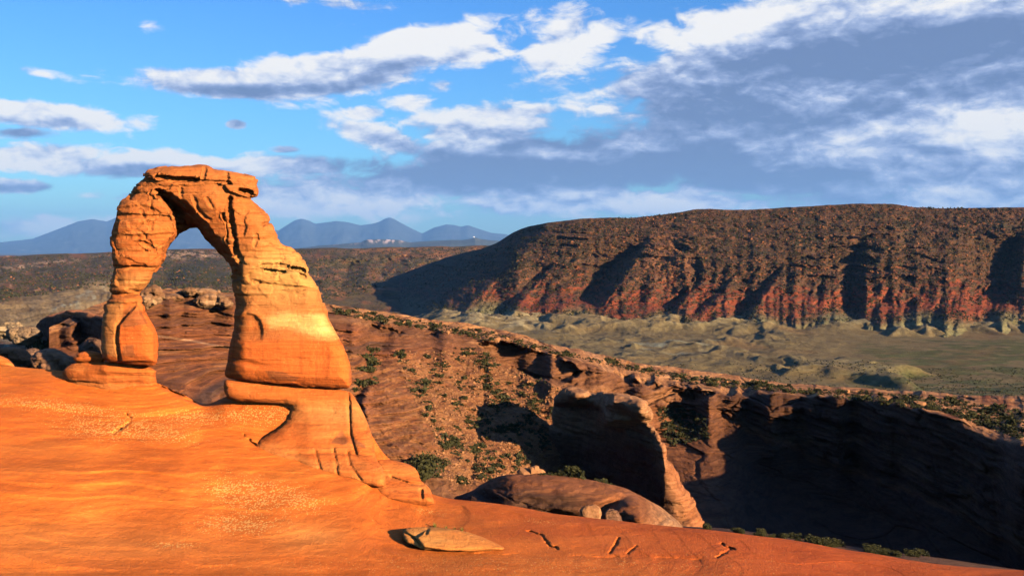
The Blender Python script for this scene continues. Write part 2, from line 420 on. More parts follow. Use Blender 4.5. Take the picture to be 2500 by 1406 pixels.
M_mid = rock_material('canyon_sandstone', 0.35, 0.8, (0.30, 0.6, 5.5), 0.75, 0.6, dist=1.0, fine=0.45)
M_fin = rock_material('fin_sandstone', 0.6, 0.8, (0.3, 0.3, 2.6), 0.5, 0.5, dist=0.5, varnish=0.5, fine=0.3)
M_mesa = rock_material('mesa_scree', 0.05, 0.8, (0.5, 0.5, 4.0), 0.35, 0.8, dist=5.0)
M_clay = rock_material('badland_clay', 0.10, 0.6, (0.7, 0.7, 2.0), 0.4, 0.6, dist=3.0)
M_plat = rock_material('plateau_scrubland', 0.03, 0.8, (0.5, 0.5, 4.0), 0.4, 0.8, dist=8.0)
M_far = rock_material('mountain_rock', 0.002, 0.5, (0.6, 0.6, 1.5), 0.3, 0.5, dist=60.0)

def leaf_material(name, c0, c1):
    m = bpy.data.materials.new(name); m.use_nodes = True; t = NT(m.node_tree); b = t.n['Principled BSDF']
    b.inputs['Roughness'].default_value = 0.85; b.inputs['Specular IOR Level'].default_value = 0.1
    geo = t.new('ShaderNodeNewGeometry'); n = t.noise(geo.outputs['Position'], 0.35, 2); oi = t.new('ShaderNodeObjectInfo')
    f = t.math('ADD', t.math('MULTIPLY', geo.outputs['Random Per Island'], 0.6), t.math('MULTIPLY', t.math('ADD', n, t.math('MULTIPLY', oi.outputs['Random'], 0.6)), 0.4), clamp=True)
    t.put(b.inputs['Base Color'], t.mix(f, c0, c1)); return m
M_leaf = leaf_material('juniper_foliage', (0.020, 0.022, 0.009), (0.065, 0.060, 0.022))
M_grass = leaf_material('dry_grass', (0.10, 0.10, 0.02), (0.22, 0.20, 0.05))
M_brush = leaf_material('sage_brush', (0.022, 0.022, 0.010), (0.060, 0.056, 0.024))
M_wood = leaf_material('juniper_wood', (0.06, 0.045, 0.03), (0.12, 0.09, 0.06))
M_stone = leaf_material('rubble_stone', (0.14, 0.060, 0.028), (0.40, 0.185, 0.08))
M_stone2 = leaf_material('mesa_stone', (0.09, 0.034, 0.016), (0.25, 0.095, 0.040))
M_white = leaf_material('white_paint', (0.75, 0.75, 0.75), (0.8, 0.8, 0.8))

# ================================================================== far mountains
def ridge(name, pts, Y0, base_py, colr, label, depth, amp, mat, R=26, cstep=4.0, hard=None, kind='structure', cat=None):
    xs = np.array([p[0] for p in pts], float); px = np.arange(xs[0], xs[-1] + 1, cstep)
    top = np.interp(px, xs, [p[1] for p in pts]) + fbm(px * 0.02, px * 0 + Y0, o=4) * 3.0 * amp
    t = np.linspace(0, 1, R)[:, None]
    py = lerp(top[None], base_py, t)
    Y = Y0 - depth * t + 0 * py
    rel = ridged(px[None] * 0.012 + t * .6, t * 1.2 + 5 + 0 * py, o=5)
    Y = Y - rel * depth * 0.13 * np.sin(np.clip(t * 2.2, 0, 1) * pi / 2)
    sh = Sheet(px, py, Y, back=[(depth * .15, depth * .05), (depth * .6, depth * .25), (depth * 1.2, depth * .5)])
    c = np.zeros(py.shape + (3,), np.float32) + np.array(colr, np.float32)
    if hard is not None: c = hard(c, px[None] + 0 * py, py)
    o = sh.build(name, mat, c); tag(o, label, cat, kind=kind); return sh
def snow(c, px, py):
    m = sst(0.25, 0.5, fbm(px * .02, py * .05, o=4)) * sst(560, 600, py)
    return mixc(c, (0.16, 0.15, 0.12), m * .6)
ridge('mountain_range', [(-500, 600), (-200, 606), (0, 592), (80, 583), (140, 560), (190, 541), (225, 535), (260, 541), (285, 531), (330, 512), (400, 520), (480, 500), (560, 522), (640, 560), (680, 563), (700, 550), (720, 538), (735, 534), (752, 538), (770, 547), (790, 544), (820, 540), (850, 543), (880, 550), (905, 547), (925, 542), (940, 534), (950, 531), (962, 535), (980, 545), (1005, 558), (1030, 570), (1060, 556), (1090, 548), (1110, 550), (1125, 554), (1142, 550), (1170, 559), (1200, 569), (1235, 572), (1300, 590), (1500, 598), (2000, 600), (3000, 604)],
      46000, 628, (0.05, 0.06, 0.07), 'hazy blue mountain range along the horizon', 9000, 0.35, M_far, hard=snow)
def band(c, px, py):
    m = gauss(px, py, 935, 588, 45, 5) * sst(-.1, .2, fbm(px * .08, py * .1)) + gauss(px, py, 820, 594, 50, 4) * .5 * sst(0, .3, fbm(px * .1, py * .1))
    return mixc(c, (0.75, 0.5, 0.38), m * 1.5)
shB = ridge('far_mesa', [(620, 612), (740, 605), (780, 600), (830, 596), (880, 592), (895, 585), (935, 584), (975, 586), (1000, 592), (1040, 589), (1100, 586), (1130, 586), (1150, 583), (1160, 580), (1175, 584), (1200, 587), (1260, 590), (1400, 600), (1600, 610)],
      18000, 618, (0.07, 0.07, 0.05), 'low blue mesa in front of the mountains', 2200, 0.25, M_far, R=14, cstep=2.0, hard=band)
# tiny white dome on the far mesa
def uvsphere(r, n=10, m=6, zs=1.0):
    V = [(0, 0, r * zs)]
    for i in range(1, m):
        for j in range(n):
            a = pi * i / m; b = 2 * pi * j / n; V.append((r * sin(a) * cos(b), r * sin(a) * sin(b), r * zs * cos(a)))
    V.append((0, 0, -r * zs)); T = []
    for j in range(n): T.append((0, 1 + j, 1 + (j + 1) % n))
    for i in range(m - 2):
        for j in range(n):
            a = 1 + i * n + j; b = 1 + i * n + (j + 1) % n; T.append((a, a + n, b + n)); T.append((a, b + n, b))
    L = len(V) - 1
    for j in range(n): T.append((L, 1 + (m - 2) * n + (j + 1) % n, 1 + (m - 2) * n + j))
    return np.array(V, np.float32), np.array(T, np.int32)
v, q = uvsphere(18.0); v[:, 2] = np.maximum(v[:, 2], -2.0)
pp = at(1157, 579.5, 17950)
o = link('white_dome', mesh_from('white_dome', v, q, smooth=True), M_white, loc=pp)
tag(o, 'tiny white dome on top of the far blue mesa', 'building')

# ================================================================== back plateau
px = np.arange(-420, 1421, 2.6)
st = {-400: [(628, 2700), (665, 2100), (720, 1500), (800, 900), (880, 560), (950, 430)],
      0: [(625, 2600), (655, 2100), (705, 1500), (780, 850), (860, 500), (930, 380)],
      250: [(616, 2600), (645, 2100), (690, 1400), (770, 800), (850, 500), (930, 380)],
      400: [(609, 2600), (630, 2200), (670, 1500), (720, 1100), (800, 700), (880, 500)],
      700: [(607, 2600), (640, 2200), (690, 1700), (740, 1400), (800, 1000), (900, 700)],
      900: [(605, 2600), (640, 2300), (690, 1900), (740, 1600), (800, 1200), (900, 800)],
      1200: [(600, 2700), (640, 2500), (690, 2200), (740, 1900), (800, 1500), (900, 1100)],
      1420: [(600, 2700), (640, 2500), (690, 2200), (740, 1900), (800, 1500), (900, 1100)]}
py, Y = knot_sheet(px, st, [30, 36, 36, 36, 14], lambda I, px: I + np.stack([fbm(px[:, None] * .012, np.arange(6)[None] * 3.3, o=2) * np.array([3.5, 8, 10, 8, 5, 3]), 0 * I[..., 1]], -1))
PX = px[None] + 0 * py
rel = ridged(PX * .008 + (py - 600) * .004, (py - 600) * .012 + 2, o=5)
env = np.sin(np.clip((py - py[0:1]) / 30, 0, 1) * pi / 2)
def saw(u, w, L): return np.where(u > 0, np.exp(-u / (w * .15)) * 0, np.where(u > -w, -u / w, np.exp(-(-u - w) / L)))
Yd = Y - rel * Y * .035 * env * (1 - .8 * sst(685, 730, py))
Yd += 230 * saw(PX - (640 - (py - 610) * .6), 190, 120) * sst(612, 640, py) * (1 - sst(700, 740, py))
Yd += 130 * saw(PX - (905 - (py - 640) * .5) + 12 * fbm(PX * .02, py * .05), 45, 60) * sst(630, 650, py) * (1 - sst(690, 730, py))
Yd += 110 * saw(PX - (1010 - (py - 620) * .4) + 12 * fbm(PX * .02, py * .05 + 4), 60, 60) * sst(620, 640, py) * (1 - sst(670, 700, py))
Yd += 90 * saw(PX - (820 - (py - 640) * .5) + 10 * fbm(PX * .02, py * .05 + 8), 30, 50) * sst(640, 660, py) * (1 - sst(700, 730, py))
Yd += fbm(PX * .06, py * .16, o=4) * Yd * .010 * (1 - .5 * sst(685, 730, py))
Yd += ridged(PX * .018 + (py - 700) * .03, py * .03, o=4) * -7 * sst(670, 740, py) * sst(420, 300, PX)
shP = Sheet(px, py, Yd, back=[(60, 10), (400, 60), (900, 160)])
q_ = shP.P[3:]; q_[..., 2] += (fbm(q_[..., 0] * .012, q_[..., 1] * .012, o=5) * 9 + ridged(q_[..., 0] * .03, q_[..., 1] * .03, o=4) * 2.2) * sst(660, 720, py) * sst(900, 860, py)
c = np.zeros(py.shape + (3,), np.float32) + np.array((0.078, 0.052, 0.024), np.float32)
n = fbm(PX * .02, py * .06, o=5); n2 = fbm(PX * .05 + 9, py * .14, o=4)
c = mixc(c, (0.18, 0.072, 0.030), sst(-.05, .3, n) * .85)
c = mixc(c, (0.36, 0.20, 0.11), sst(.22, .4, n2) * sst(.0, .2, n) * .8)
c = mixc(c, (0.30, 0.12, 0.05), gauss(PX, py, 1000, 612, 160, 10) * .8 * sst(-.2, .2, n2))
c = mixc(c, (0.45, 0.26, 0.15), gauss(PX, py, 455, 622, 80, 9) * sst(-.15, .1, n2) * 1.4 + gauss(PX, py, 100, 645, 120, 6, -8) * sst(-.1, .15, n2))
c = mixc(c, (0.045, 0.042, 0.022), gauss(PX, py, 480, 665, 120, 30) * .8)
pale = polysd(PX, py, [(-420, 770), (0, 742), (60, 728), (150, 712), (220, 690), (300, 680), (330, 760), (300, 900), (-420, 950)])
c = mixc(c, (0.33, 0.205, 0.085), sst(12, -18, pale + 14 * n2)); c = mixc(c, (0.17, 0.10, 0.042), sst(12, -18, pale + 14 * n2) * sst(.0, .3, fbm(PX * .05, py * .15 + 3, o=5)) * .8)
c = mixc(c, (0.40, 0.33, 0.20), sst(0.0, .3, n2) * sst(6, -6, polysd(PX, py, [(110, 765), (180, 725), (255, 690), (262, 730), (200, 750), (150, 772)])))
shP.build('plateau', M_plat, c).__setitem__('kind', 'structure')
bpy.data.objects['plateau']['label'] = 'scrubby brown plateau rolling away behind the arch'

# ================================================================== valley floor with clay mounds
VZ = -96.0
def valley_h(x, y):
    z = VZ + fbm(x * .006, y * .006, o=4) * 3.0 + fbm(x * .03, y * .03, o=3) * .6
    return z
mounds = []   # px, py of the peak, half width px, height px, sharp
for a in [(1165, 752, 60, 26), (1260, 765, 60, 30), (1100, 755, 40, 22), (1330, 790, 55, 24), (1380, 800, 50, 20), (1430, 820, 60, 24), (1545, 842, 44, 18), (1500, 800, 60, 18), (1640, 775, 60, 26), (1580, 790, 60, 18), (1700, 790, 55, 20),
          (1730, 800, 60, 20), (1850, 765, 52, 30), (1900, 790, 60, 18), (1790, 800, 70, 16), (1960, 810, 60, 12), (1480, 830, 50, 14), (1650, 835, 70, 13),
          (2120, 765, 34, 30), (2175, 775, 36, 26), (2240, 768, 36, 30), (2300, 770, 36, 28), (2200, 800, 48, 18), (2260, 795, 40, 22), (2350, 790, 44, 20), (2400, 798, 50, 15), (2460, 790, 46, 20), (2530, 795, 50, 18), (2330, 770, 30, 18),
          (2050, 835, 50, 14), (2000, 850, 60, 13), (1900, 840, 80, 12), (1780, 850, 80, 12), (1710, 870, 90, 14), (1870, 885, 110, 18), (1600, 860, 60, 14), (1900, 890, 50, 16), (2070, 893, 190, 20), (2180, 897, 70, 14), (1840, 915, 70, 12), (2440, 898, 40, 8), (1760, 770, 60, 22), (1950, 775, 40, 18), (2020, 770, 40, 16)]:
    mounds.append(a)
px = np.arange(900, 2901, 2.6)
Yr = 1 / np.linspace(1 / 1330, 1 / 600, 240)
PX = px[None] + 0 * Yr[:, None]; YY = Yr[:, None] + 0 * PX
XX = (PX - CX) / F * YY
Zv = valley_h(XX, YY)
Zv += 2.5 * sst(930, 1230, YY + fbm(XX * .01, YY * .01 + 5, o=4) * 70)
Zv -= 26 * sst(1090, 940, PX)
mm = np.zeros_like(Zv)
fx = XX + fbm(XX * .008 + 3, YY * .008, o=3) * 40; fy = YY + fbm(XX * .008 + 30, YY * .008, o=3) * 40
fold = np.clip(ridged(fx * .011, fy * .0085 + 4, o=5, gain=.5) + .12, 0, 2)
reg = np.clip(sst(1020, 1110, YY) * (1 - .5 * sst(1150, 1240, YY)) + sst(2080, 1850, PX) * sst(640, 800, YY) * .55, 0, 1)
lx = (XX + YY * .35); fold2 = np.clip(ridged(lx * .022 + fbm(XX * .01, YY * .01, o=2), YY * .006 + 8, o=4) + .2, 0, 2)
mm = np.maximum(mm, np.clip(fold - .2, 0, 2) ** 1.1 * 10 * reg)
mm = np.maximum(mm, fold2 ** 1.1 * 10 * sst(960, 1150, YY) * sst(1600, 1400, PX) * sst(1010, 1140, PX) * (1 - .6 * sst(1130, 1230, YY)))
wxn = fbm(XX * .02, YY * .02, o=3) * 7; wyn = fbm(XX * .02 + 40, YY * .02, o=3) * 9
keep = {(1165, 752), (1260, 765), (1380, 800), (1545, 842), (1640, 775), (1850, 765), (2120, 765), (2175, 775), (2240, 768), (2300, 770), (2350, 790), (2460, 790), (1900, 890), (2070, 893), (1710, 870), (1650, 835), (2530, 795), (1480, 830), (1580, 790), (1700, 790), (1330, 790), (1790, 800), (2260, 795), (2200, 800), (2400, 798)}
for i, (mx, my, hw, hp) in enumerate(mounds):
    if (mx, my) not in keep: continue
    yb = -VZ * F / (my + hp * .9 - CY); yb = min(yb, 1290); xm = (mx - CX) / F * yb; r = hw / F * yb * 0.66; hh = hp / F * yb * 0.95
    dx = XX + wxn - xm; dy = (YY + wyn - yb)
    ang = np.arctan2(dy, dx)
    rr = np.sqrt(dx ** 2 + (dy / 1.5) ** 2) / r * (1 + .22 * np.sin(ang * (4 + i % 3) + i) + .12 * np.sin(ang * 9 + 2 * i))
    prof = np.clip(1 - rr / 1.6, 0, 1); prof = prof ** 1.35 * (1 + .25 * (1 - prof))
    if hw > 150: prof = sst(1.25, .75, rr)
    mm = np.maximum(mm, hh * prof) if hw > 150 else np.maximum(mm * 1.0, hh * prof)
Zv += mm + ridged(XX * .03, YY * .015, o=5) * 2.2 * sst(.5, 5, mm) + np.abs(fbm(XX * .016 + 3, YY * .010, o=5)) * 6 * sst(2150, 1950, PX)
c = np.zeros(Zv.shape + (3,), np.float32) + np.array((0.150, 0.102, 0.043), np.float32)
PYv = CY - Zv / YY * F
n = fbm(XX * .012, YY * .012, o=5); n2 = fbm(XX * .05, YY * .05 + 3, o=4)
gm = sst(2060, 2160, PX + 90 * n) * sst(1010, 960, YY + 60 * n)
c = mixc(c, (0.080, 0.074, 0.022), gm * sst(-.3, .2, n2 + n))
c = mixc(c, (0.17, 0.095, 0.036), sst(.1, .4, n) * .7)
c = mixc(c, (0.165, 0.118, 0.050), sst(.5, 6, mm) * .95 * (.7 + .6 * n2))
c = mixc(c, (0.33, 0.24, 0.11), sst(.45, .9, mm / (mm.max(0, keepdims=True) * 0 + 9)) * sst(-.3, .3, n2) * .8)
c = mixc(c, (0.26, 0.25, 0.17), gauss(PX, YY, 1640, 900, 120, 60) * sst(0, .3, n2) * .7)
c = mixc(c, (0.25, 0.165, 0.070), sst(950, 1100, YY) * sst(2, 8, mm) * sst(1750, 1450, PX) * (.6 + n2))
c = mixc(c, (0.21, 0.155, 0.075), sst(2040, 2100, PX) * sst(930, 1010, YY) * sst(2, 8, mm))
c = mixc(c, (0.38, 0.29, 0.15), (gauss(PX, PYv, 1170, 755, 60, 30) + gauss(PX, PYv, 1270, 775, 60, 30) * .8) * sst(-.2, .2, n2))
c = mixc(c, (0.055, 0.060, 0.022), sst(720, 650, YY) * sst(1900, 2200, PX) * sst(-.2, .2, n2) * .8)
V = np.stack([XX, YY, Zv], -1).reshape(-1, 3)
me = mesh_from('valley_floor', V, grid_quads(*Zv.shape), c.reshape(-1, 3)); o = link('valley_floor', me, M_clay)
tag(o, 'olive valley floor with grey clay mounds below the mesa', kind='structure')
valP = np.stack([XX, YY, Zv], -1)

# great ground sheet that carries the land to the horizon
gx = np.linspace(-58000, 58000, 60); gy = np.concatenate([np.linspace(-3000, 1200, 20), np.linspace(1800, 64000, 40)])
GX, GY = np.meshgrid(gx, gy); GZ = -150 - np.clip(GY - 3000, 0, 1e9) * .0085
me = mesh_from('desert_ground', np.stack([GX, GY, GZ], -1).reshape(-1, 3), grid_quads(*GX.shape)[:, ::-1], np.zeros((GX.size, 3)) + (0.10, 0.075, 0.045)); o = link('desert_ground', me, M_far)
tag(o, 'wide desert ground reaching the horizon', kind='structure')

# ================================================================== right mesa
px = np.arange(830, 3001, 2.5)
top = [(840, 735), (900, 705), (960, 676), (1030, 650), (1100, 625), (1180, 606), (1215, 592), (1245, 572), (1270, 559), (1300, 551), (1330, 545), (1400, 536), (1430, 533), (1500, 531), (1540, 533), (1600, 526), (1650, 520), (1700, 511), (1720, 509), (1780, 513), (1850, 511), (1950, 505), (2000, 502), (2100, 497), (2180, 498), (2230, 506), (2300, 509), (2500, 506), (2750, 512), (3000, 520)]
tp = np.interp(px, [p[0] for p in top], [p[1] for p in top])
k_ = np.ones(9) / 9; tp = np.convolve(np.pad(tp, 4, 'edge'), k_, 'valid') + fbm(px * .03, px * 0 + 3, o=4, gain=.6) * 2.2
foot = np.interp(px, [830, 1000, 1150, 1300, 1500, 3000], [770, 780, 808, 828, 826, 822])
R = 190; t = np.linspace(0, 1, R)[:, None]; py = lerp(tp[None], foot[None], t ** .95); PX = px[None] + 0 * py
# distance: long flank on the left that turns away from the sun
skx = PX + np.clip(py - 565, 0, 400) * 1.0 * sst(1500, 1250, PX)
Yt = np.interp(skx, [830, 900, 1000, 1100, 1200, 1270, 1330, 1400, 1700, 2200, 3000], [2450, 2330, 2180, 2000, 1790, 1590, 1520, 1500, 1480, 1450, 1350])
Yb = np.interp(skx, [830, 1000, 1150, 1260, 1330, 1500, 2000, 3000], [2280, 1860, 1500, 1230, 1130, 1085, 1050, 1020]) + (fbm(px * .014, px * 0 + 77, o=3) * 60)[None]
tf = (py - tp[None]) / 265.0
H = np.clip((py - tp[None]) / (foot - tp)[None], 0, 1)
sh_ = H ** .8
Yd = lerp(Yt, Yb, H ** .95)
wob = fbm(PX * .012, py * .012, o=4) * 26
flow = PX + wob + fbm(PX * .03, py * .05 + 3, o=3) * 10
# named spurs: crest line (px at py), width of the dark flank, depth, py range
spurs = [(lambda y: 1180 - (y - 600) * .9, 34, 60, 30, 600, 790), (lambda y: 1590 - np.maximum(y - 585, 0) * .72, 62, 85, 88, 575, 755), (lambda y: 1712 + 0 * y - np.maximum(y - 690, 0) * .9, 30, 70, 34, 615, 770),
         (lambda y: 1925 - (y - 640) * .7, 30, 70, 34, 630, 790), (lambda y: 2022 + 0 * y, 30, 60, 28, 640, 745), (lambda y: 2118 - (y - 650) * .05, 48, 60, 62, 570, 790),
         (lambda y: 2190 - (y - 690) * .5, 26, 50, 18, 690, 780), (lambda y: 2280 - (y - 650) * .4, 34, 50, 26, 680, 780), (lambda y: 2500 + 0 * y - np.maximum(y - 640, 0) * .2, 55, 60, 75, 560, 760), (lambda y: 2440 + 0 * y, 20, 40, 30, 640, 700),
         (lambda y: 1360 - (y - 640) * .9, 34, 60, 40, 625, 790), (lambda y: 1440 - (y - 640) * 1.1, 22, 50, 14, 660, 790), (lambda y: 1820 - (y - 650) * .9, 24, 60, 22, 650, 790), (lambda y: 2370 - (y - 650) * .3, 26, 60, 16, 655, 780), (lambda y: 2640 + 0 * y, 60, 80, 70, 560, 790), (lambda y: 2800 + 0 * y, 60, 80, 70, 560, 790)]
for (fn, w, L, A, ya, yb) in spurs:
    u = flow * .35 + PX * .65 - fn(py) - (CX * 0)
    wg = .35 + .65 * sst(ya, ya + 90, py); Yd = Yd + A * 1.15 * wg * saw(u, w * .8 * wg, L * 1.3) * sst(ya, ya + 40, py) * (1 - .8 * sst(yb - 45, yb + 5, py))
ue = PX + fbm(PX * .04, py * .06, o=4) * 22 - np.interp(py, [585, 600, 615, 678, 692, 735], [1625, 1645, 1662, 1698, 1690, 1640]); Yd = Yd + 26 * sst(-3, 9, ue) * np.exp(-np.clip(ue, 0, 900) / 60) * sst(585, 600, py) * sst(745, 720, py)
# general gullying, fanning down the face
fan = flow - np.clip(py - 600, 0, 300) * -.55 * np.interp(PX, [1200, 1700, 2200], [1.2, .9, .3])
g1 = perlin(fan * .022, py * .004); g2 = perlin(fan * .055 + 7, py * .008)
g3 = ridged(fan * .012 + 3, py * .006, o=4, gain=.55)
Yd += (np.abs(g1) * -12 - g3 * 12 + np.abs(g2) * -6) * sst(.18, .6, H)
# ledges
hz = (CY - py) / F * Yd
bedn = fbm(PX * .012, hz * .03, o=4) * 12
led = (np.sin((hz + bedn) / 13.0 * 2 * pi) * 1.8 + np.sin((hz + bedn * 1.4) / 5.3 * 2 * pi) * .7) * (1 - sst(.62, .8, H)) * sst(.02, .1, H)
lam = 1 + 3.5 * sst(.0, .3, fbm(PX * .004 + 2, hz * .022, o=3)); Yd += led * lam + fbm(PX * .045, py * .08, o=5, gain=.6) * 10 + fbm(PX * .19, py * .3, o=3, gain=.7) * 2.6 * (1 - .6 * sst(.6, .8, H))
shM = Sheet(px, py, Yd, back=[(30, 1), (160, 8), (500, 60), (900, 200)])
n = fbm(PX * .016, py * .03, o=5); n2 = fbm(PX * .06, py * .12 + 4, o=4, gain=.6)
c = np.zeros(py.shape + (3,), np.float32) + np.array((0.072, 0.036, 0.018), np.float32)
c = mixc(c, (0.042, 0.032, 0.015), sst(0, .4, n) * .8)
c = mixc(c, (0.19, 0.070, 0.028), sst(.1, .36, n2) * .75 * (1 - sst(.6, .8, H)))
c = mixc(c, (0.22, 0.085, 0.038), gauss(PX, py, 1630, 630, 60, 60) * .8)
redm = sst(635, 715, py + 45 * n + 22 * perlin(PX * .02, PX * 0 + 5)) * (1 - sst(765, 795, py + 16 * n2 - 18 * np.sin(PX * .03)))
c = mixc(c, (0.205, 0.042, 0.016), redm * sst(-.12, .28, n2 + .5 * n + .25 * sst(680, 740, py) - .1) * .9)
c = mixc(c, (0.155, 0.128, 0.058), sst(758, 800, py + 20 * n2 - 14 * np.sin(PX * .03) + np.interp(PX, [1000, 1500], [45, 0])))
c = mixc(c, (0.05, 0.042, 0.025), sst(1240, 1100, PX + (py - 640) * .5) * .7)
shM.build('mesa', M_mesa, c); tag(bpy.data.objects['mesa'], 'long dark red mesa with eroded spurs on the right horizon', kind='structure')

# ================================================================== canyon: ridge crest, bench, cliff, rubble slope, dark alcove
px = np.arange(120, 3001, 2.5)
st = {120: [(800, 150), (815, 147), (850, 145), (880, 136), (960, 120), (1100, 108)],
      240: [(742, 172), (765, 166), (790, 165), (870, 142), (960, 124), (1100, 110)],
      330: [(706, 192), (722, 188), (738, 184), (850, 156), (975, 126), (1200, 110)],
      430: [(706, 202), (720, 197), (738, 191), (855, 160), (985, 128), (1200, 110)],
      570: [(715, 212), (730, 204), (748, 198), (865, 168), (1000, 136), (1250, 112)],
      800: [(742, 240), (764, 228), (785, 219), (930, 178), (1130, 142), (1300, 118)],
      1000: [(771, 255), (797, 240), (822, 230), (965, 188), (1170, 148), (1330, 122)],
      1200: [(801, 265), (826, 246), (862, 238), (1000, 206), (1190, 160), (1350, 125)],
      1400: [(852, 272), (880, 231), (945, 219), (1030, 207), (1220, 187), (1370, 140)],
      1600: [(893, 276), (935, 243), (985, 239), (1060, 230), (1260, 186), (1400, 145)],
      1750: [(912, 278), (955, 241), (1000, 238), (1100, 220), (1300, 173), (1420, 140)],
      1900: [(934, 278), (962, 236), (1060, 233), (1170, 223), (1330, 178), (1440, 145)],
      2050: [(945, 272), (972, 226), (1130, 224), (1230, 214), (1355, 176), (1450, 148)],
      2200: [(956, 266), (983, 204), (1180, 202), (1285, 192), (1375, 170), (1455, 146)],
      2320: [(964, 260), (1016, 186), (1230, 184), (1320, 176), (1390, 164), (1460, 142)],
      2430: [(968, 256), (1068, 167), (1300, 165), (1370, 165), (1420, 152), (1475, 135)],
      2520: [(972, 252), (1090, 154), (1350, 152), (1420, 150), (1460, 142), (1500, 128)],
      2700: [(985, 246), (1160, 136), (1480, 134), (1540, 128), (1580, 122), (1620, 110)],
      3000: [(1010, 236), (1300, 108), (1700, 106), (1740, 104), (1780, 100), (1850, 95)]}
def jit(I, px):
    k = np.arange(6)[None]
    J = I.copy()
    J[..., 0] += fbm(px[:, None] * .010 + k * 11, k * 5.3 + 0 * px[:, None], o=2, gain=.5) * np.array([7, 12, 20, 10, 0, 0]) * sst(300, 1500, px + 500)[:, None]
    J[:, 0, 0] += fbm(px * .05, px * 0 + 8, o=3) * 3
    J[:, 1:3, 0] += (np.abs(perlin(px * .02, px * 0 + 2)) * 18 * sst(1100, 1500, px))[:, None]
    dY = fbm(px * .013, px * 0 + 31, o=2) * 12 * sst(2700, 1900, px)
    J[:, 1, 1] += dY; J[:, 2, 1] += dY
    J[:, 1:, 0] = np.maximum(J[:, 1:, 0], J[:, :-1, 0] + 3)
    return J
py, Y = knot_sheet(px, st, [56, 60, 90, 100, 26], jit)
Ysm = blur_rows(Y, 5); PX = px[None] + 0 * py
rows = np.arange(py.shape[0])[:, None]; onb = 1 - sst(50, 62, rows); oncl = sst(50, 58, rows) * (1 - sst(112, 130, rows)); onsl = sst(116, 140, rows)
X0 = (PX - CX) / F * Ysm; Z0 = (CY - py) / F * Ysm
Yd = Ysm.copy()
# slickrock beds dip to the right: stepped ledges
bed = Z0 + X0 * .085
b1 = fbm(X0 * .02, bed * .12, Ysm * .01, o=3)
rgt = .2 + .8 * sst(1250, 1600, PX)
steps = ((bed * .42 + b1 * 1.6) % 1.0); steps2 = ((bed * 1.15 + b1 * 2.0) % 1.0)
left = sst(1150, 900, PX)
Yd += (sst(0, .85, steps) * 2.0 + sst(0, .8, steps2) * .6 - 1.2) * (.45 * onsl * (.25 + .75 * left) + (.5 + .9 * rgt) * onb + .7 * oncl * rgt)
# cliff : vertical joints and blocks
j1 = perlin(X0 * .10 + 3, Z0 * .03); j2 = np.abs(perlin(X0 * .35, Z0 * .07 + 9))
rgt = .2 + .8 * sst(1250, 1600, PX)
Yd += (j1 * 5.0 - sst(0, .12, j2) * .5) * oncl * (rgt - .19)
rightw = sst(1850, 2100, PX) * sst(88, 70, rows * 0 + 0) 
big = fbm(X0 * .035 + 5, Z0 * .05, Ysm * .02, o=4)
Yd += big * 9 * (oncl * rgt + onsl * .35) * 1.0
_, we, wr = worley(X0 * .09 + b1 * 2, Ysm * .03, bed * .30 + b1); Yd += ((wr - .5) * 3.4 + sst(.12, 0, we) * 1.2) * (oncl * 1.2 * rgt + onb * .8 + onsl * .5 * sst(1250, 1500, PX))
blf = sst(1150, 850, PX); b2 = fbm(X0 * .012 + 4, Ysm * .02, o=3) * 2; Yd += (sst(0, .7, (bed * .8 + b2) % 1) * 1.6 + sst(0, .7, (bed * 2.1 + b2 * 2) % 1) * .7 + fbm(X0 * .05, bed * 1.4, o=4) * 1.8) * blf * onsl
for pl, dd in (([(1165, 838), (1230, 832), (1300, 848), (1370, 872), (1425, 908), (1385, 935), (1300, 928), (1230, 902), (1190, 872)], 9), ([(1240, 890), (1330, 915), (1420, 930), (1400, 950), (1300, 930)], 4), ([(1640, 950), (1700, 945), (1735, 960), (1720, 985), (1660, 985)], 7), ([(1500, 905), (1560, 925), (1620, 940), (1600, 955), (1520, 935)], 5),
               ([(900, 790), (950, 796), (990, 815), (940, 822), (895, 806)], 4), ([(1030, 806), (1075, 812), (1070, 826), (1035, 820)], 3)):
    dpl = polysd(PX + fbm(PX * .04, py * .04, o=3) * 14, py + fbm(PX * .05, py * .05 + 9, o=3) * 10, pl); Yd += dd * sst(2, -10, dpl)
# buttress that catches light at the far right
Yd -= 9 * gauss(PX, py, 2495, 1180, 42, 110)
# rubble lumps
rub = fbm(X0 * .25, Ysm * .25, o=4, gain=.65)
cen = np.exp(-((PX - 1180) / 330) ** 4) * sst(860, 900, py) + sst(1500, 1700, PX) * 0
Yd += rub * onsl * (0.8 + 1.8 * cen)
gul = linesd(PX, py, [(1190, 860), (1180, 980), (1165, 1080), (1150, 1180)]); Yd += 1.8 * np.exp(-(gul / 9) ** 2)
gul = linesd(PX, py, [(940, 830), (915, 900), (880, 960), (860, 990)]); Yd += 4.5 * np.exp(-(gul / 20) ** 2)
Yd -= 2.5 * np.exp(-(linesd(PX, py, [(925, 870), (905, 930), (885, 985), (900, 1010)]) / 12) ** 2)
Yd += fbm(X0 * .9, Z0 * 1.6, Ysm * .4, o=3) * .45
Yd += (sst(0, .5, perlin(X0 * .5, Ysm * .5)) * .8) * onb
shC = Sheet(px, py, Yd, back=[(6, .6), (30, 6), (80, 22), (160, 75)])
n = fbm(PX * .012, py * .02, o=5); n2 = fbm(PX * .045, py * .09 + 4, o=4, gain=.6)
c = np.zeros(py.shape + (3,), np.float32) + np.array((0.200, 0.070, 0.028), np.float32)
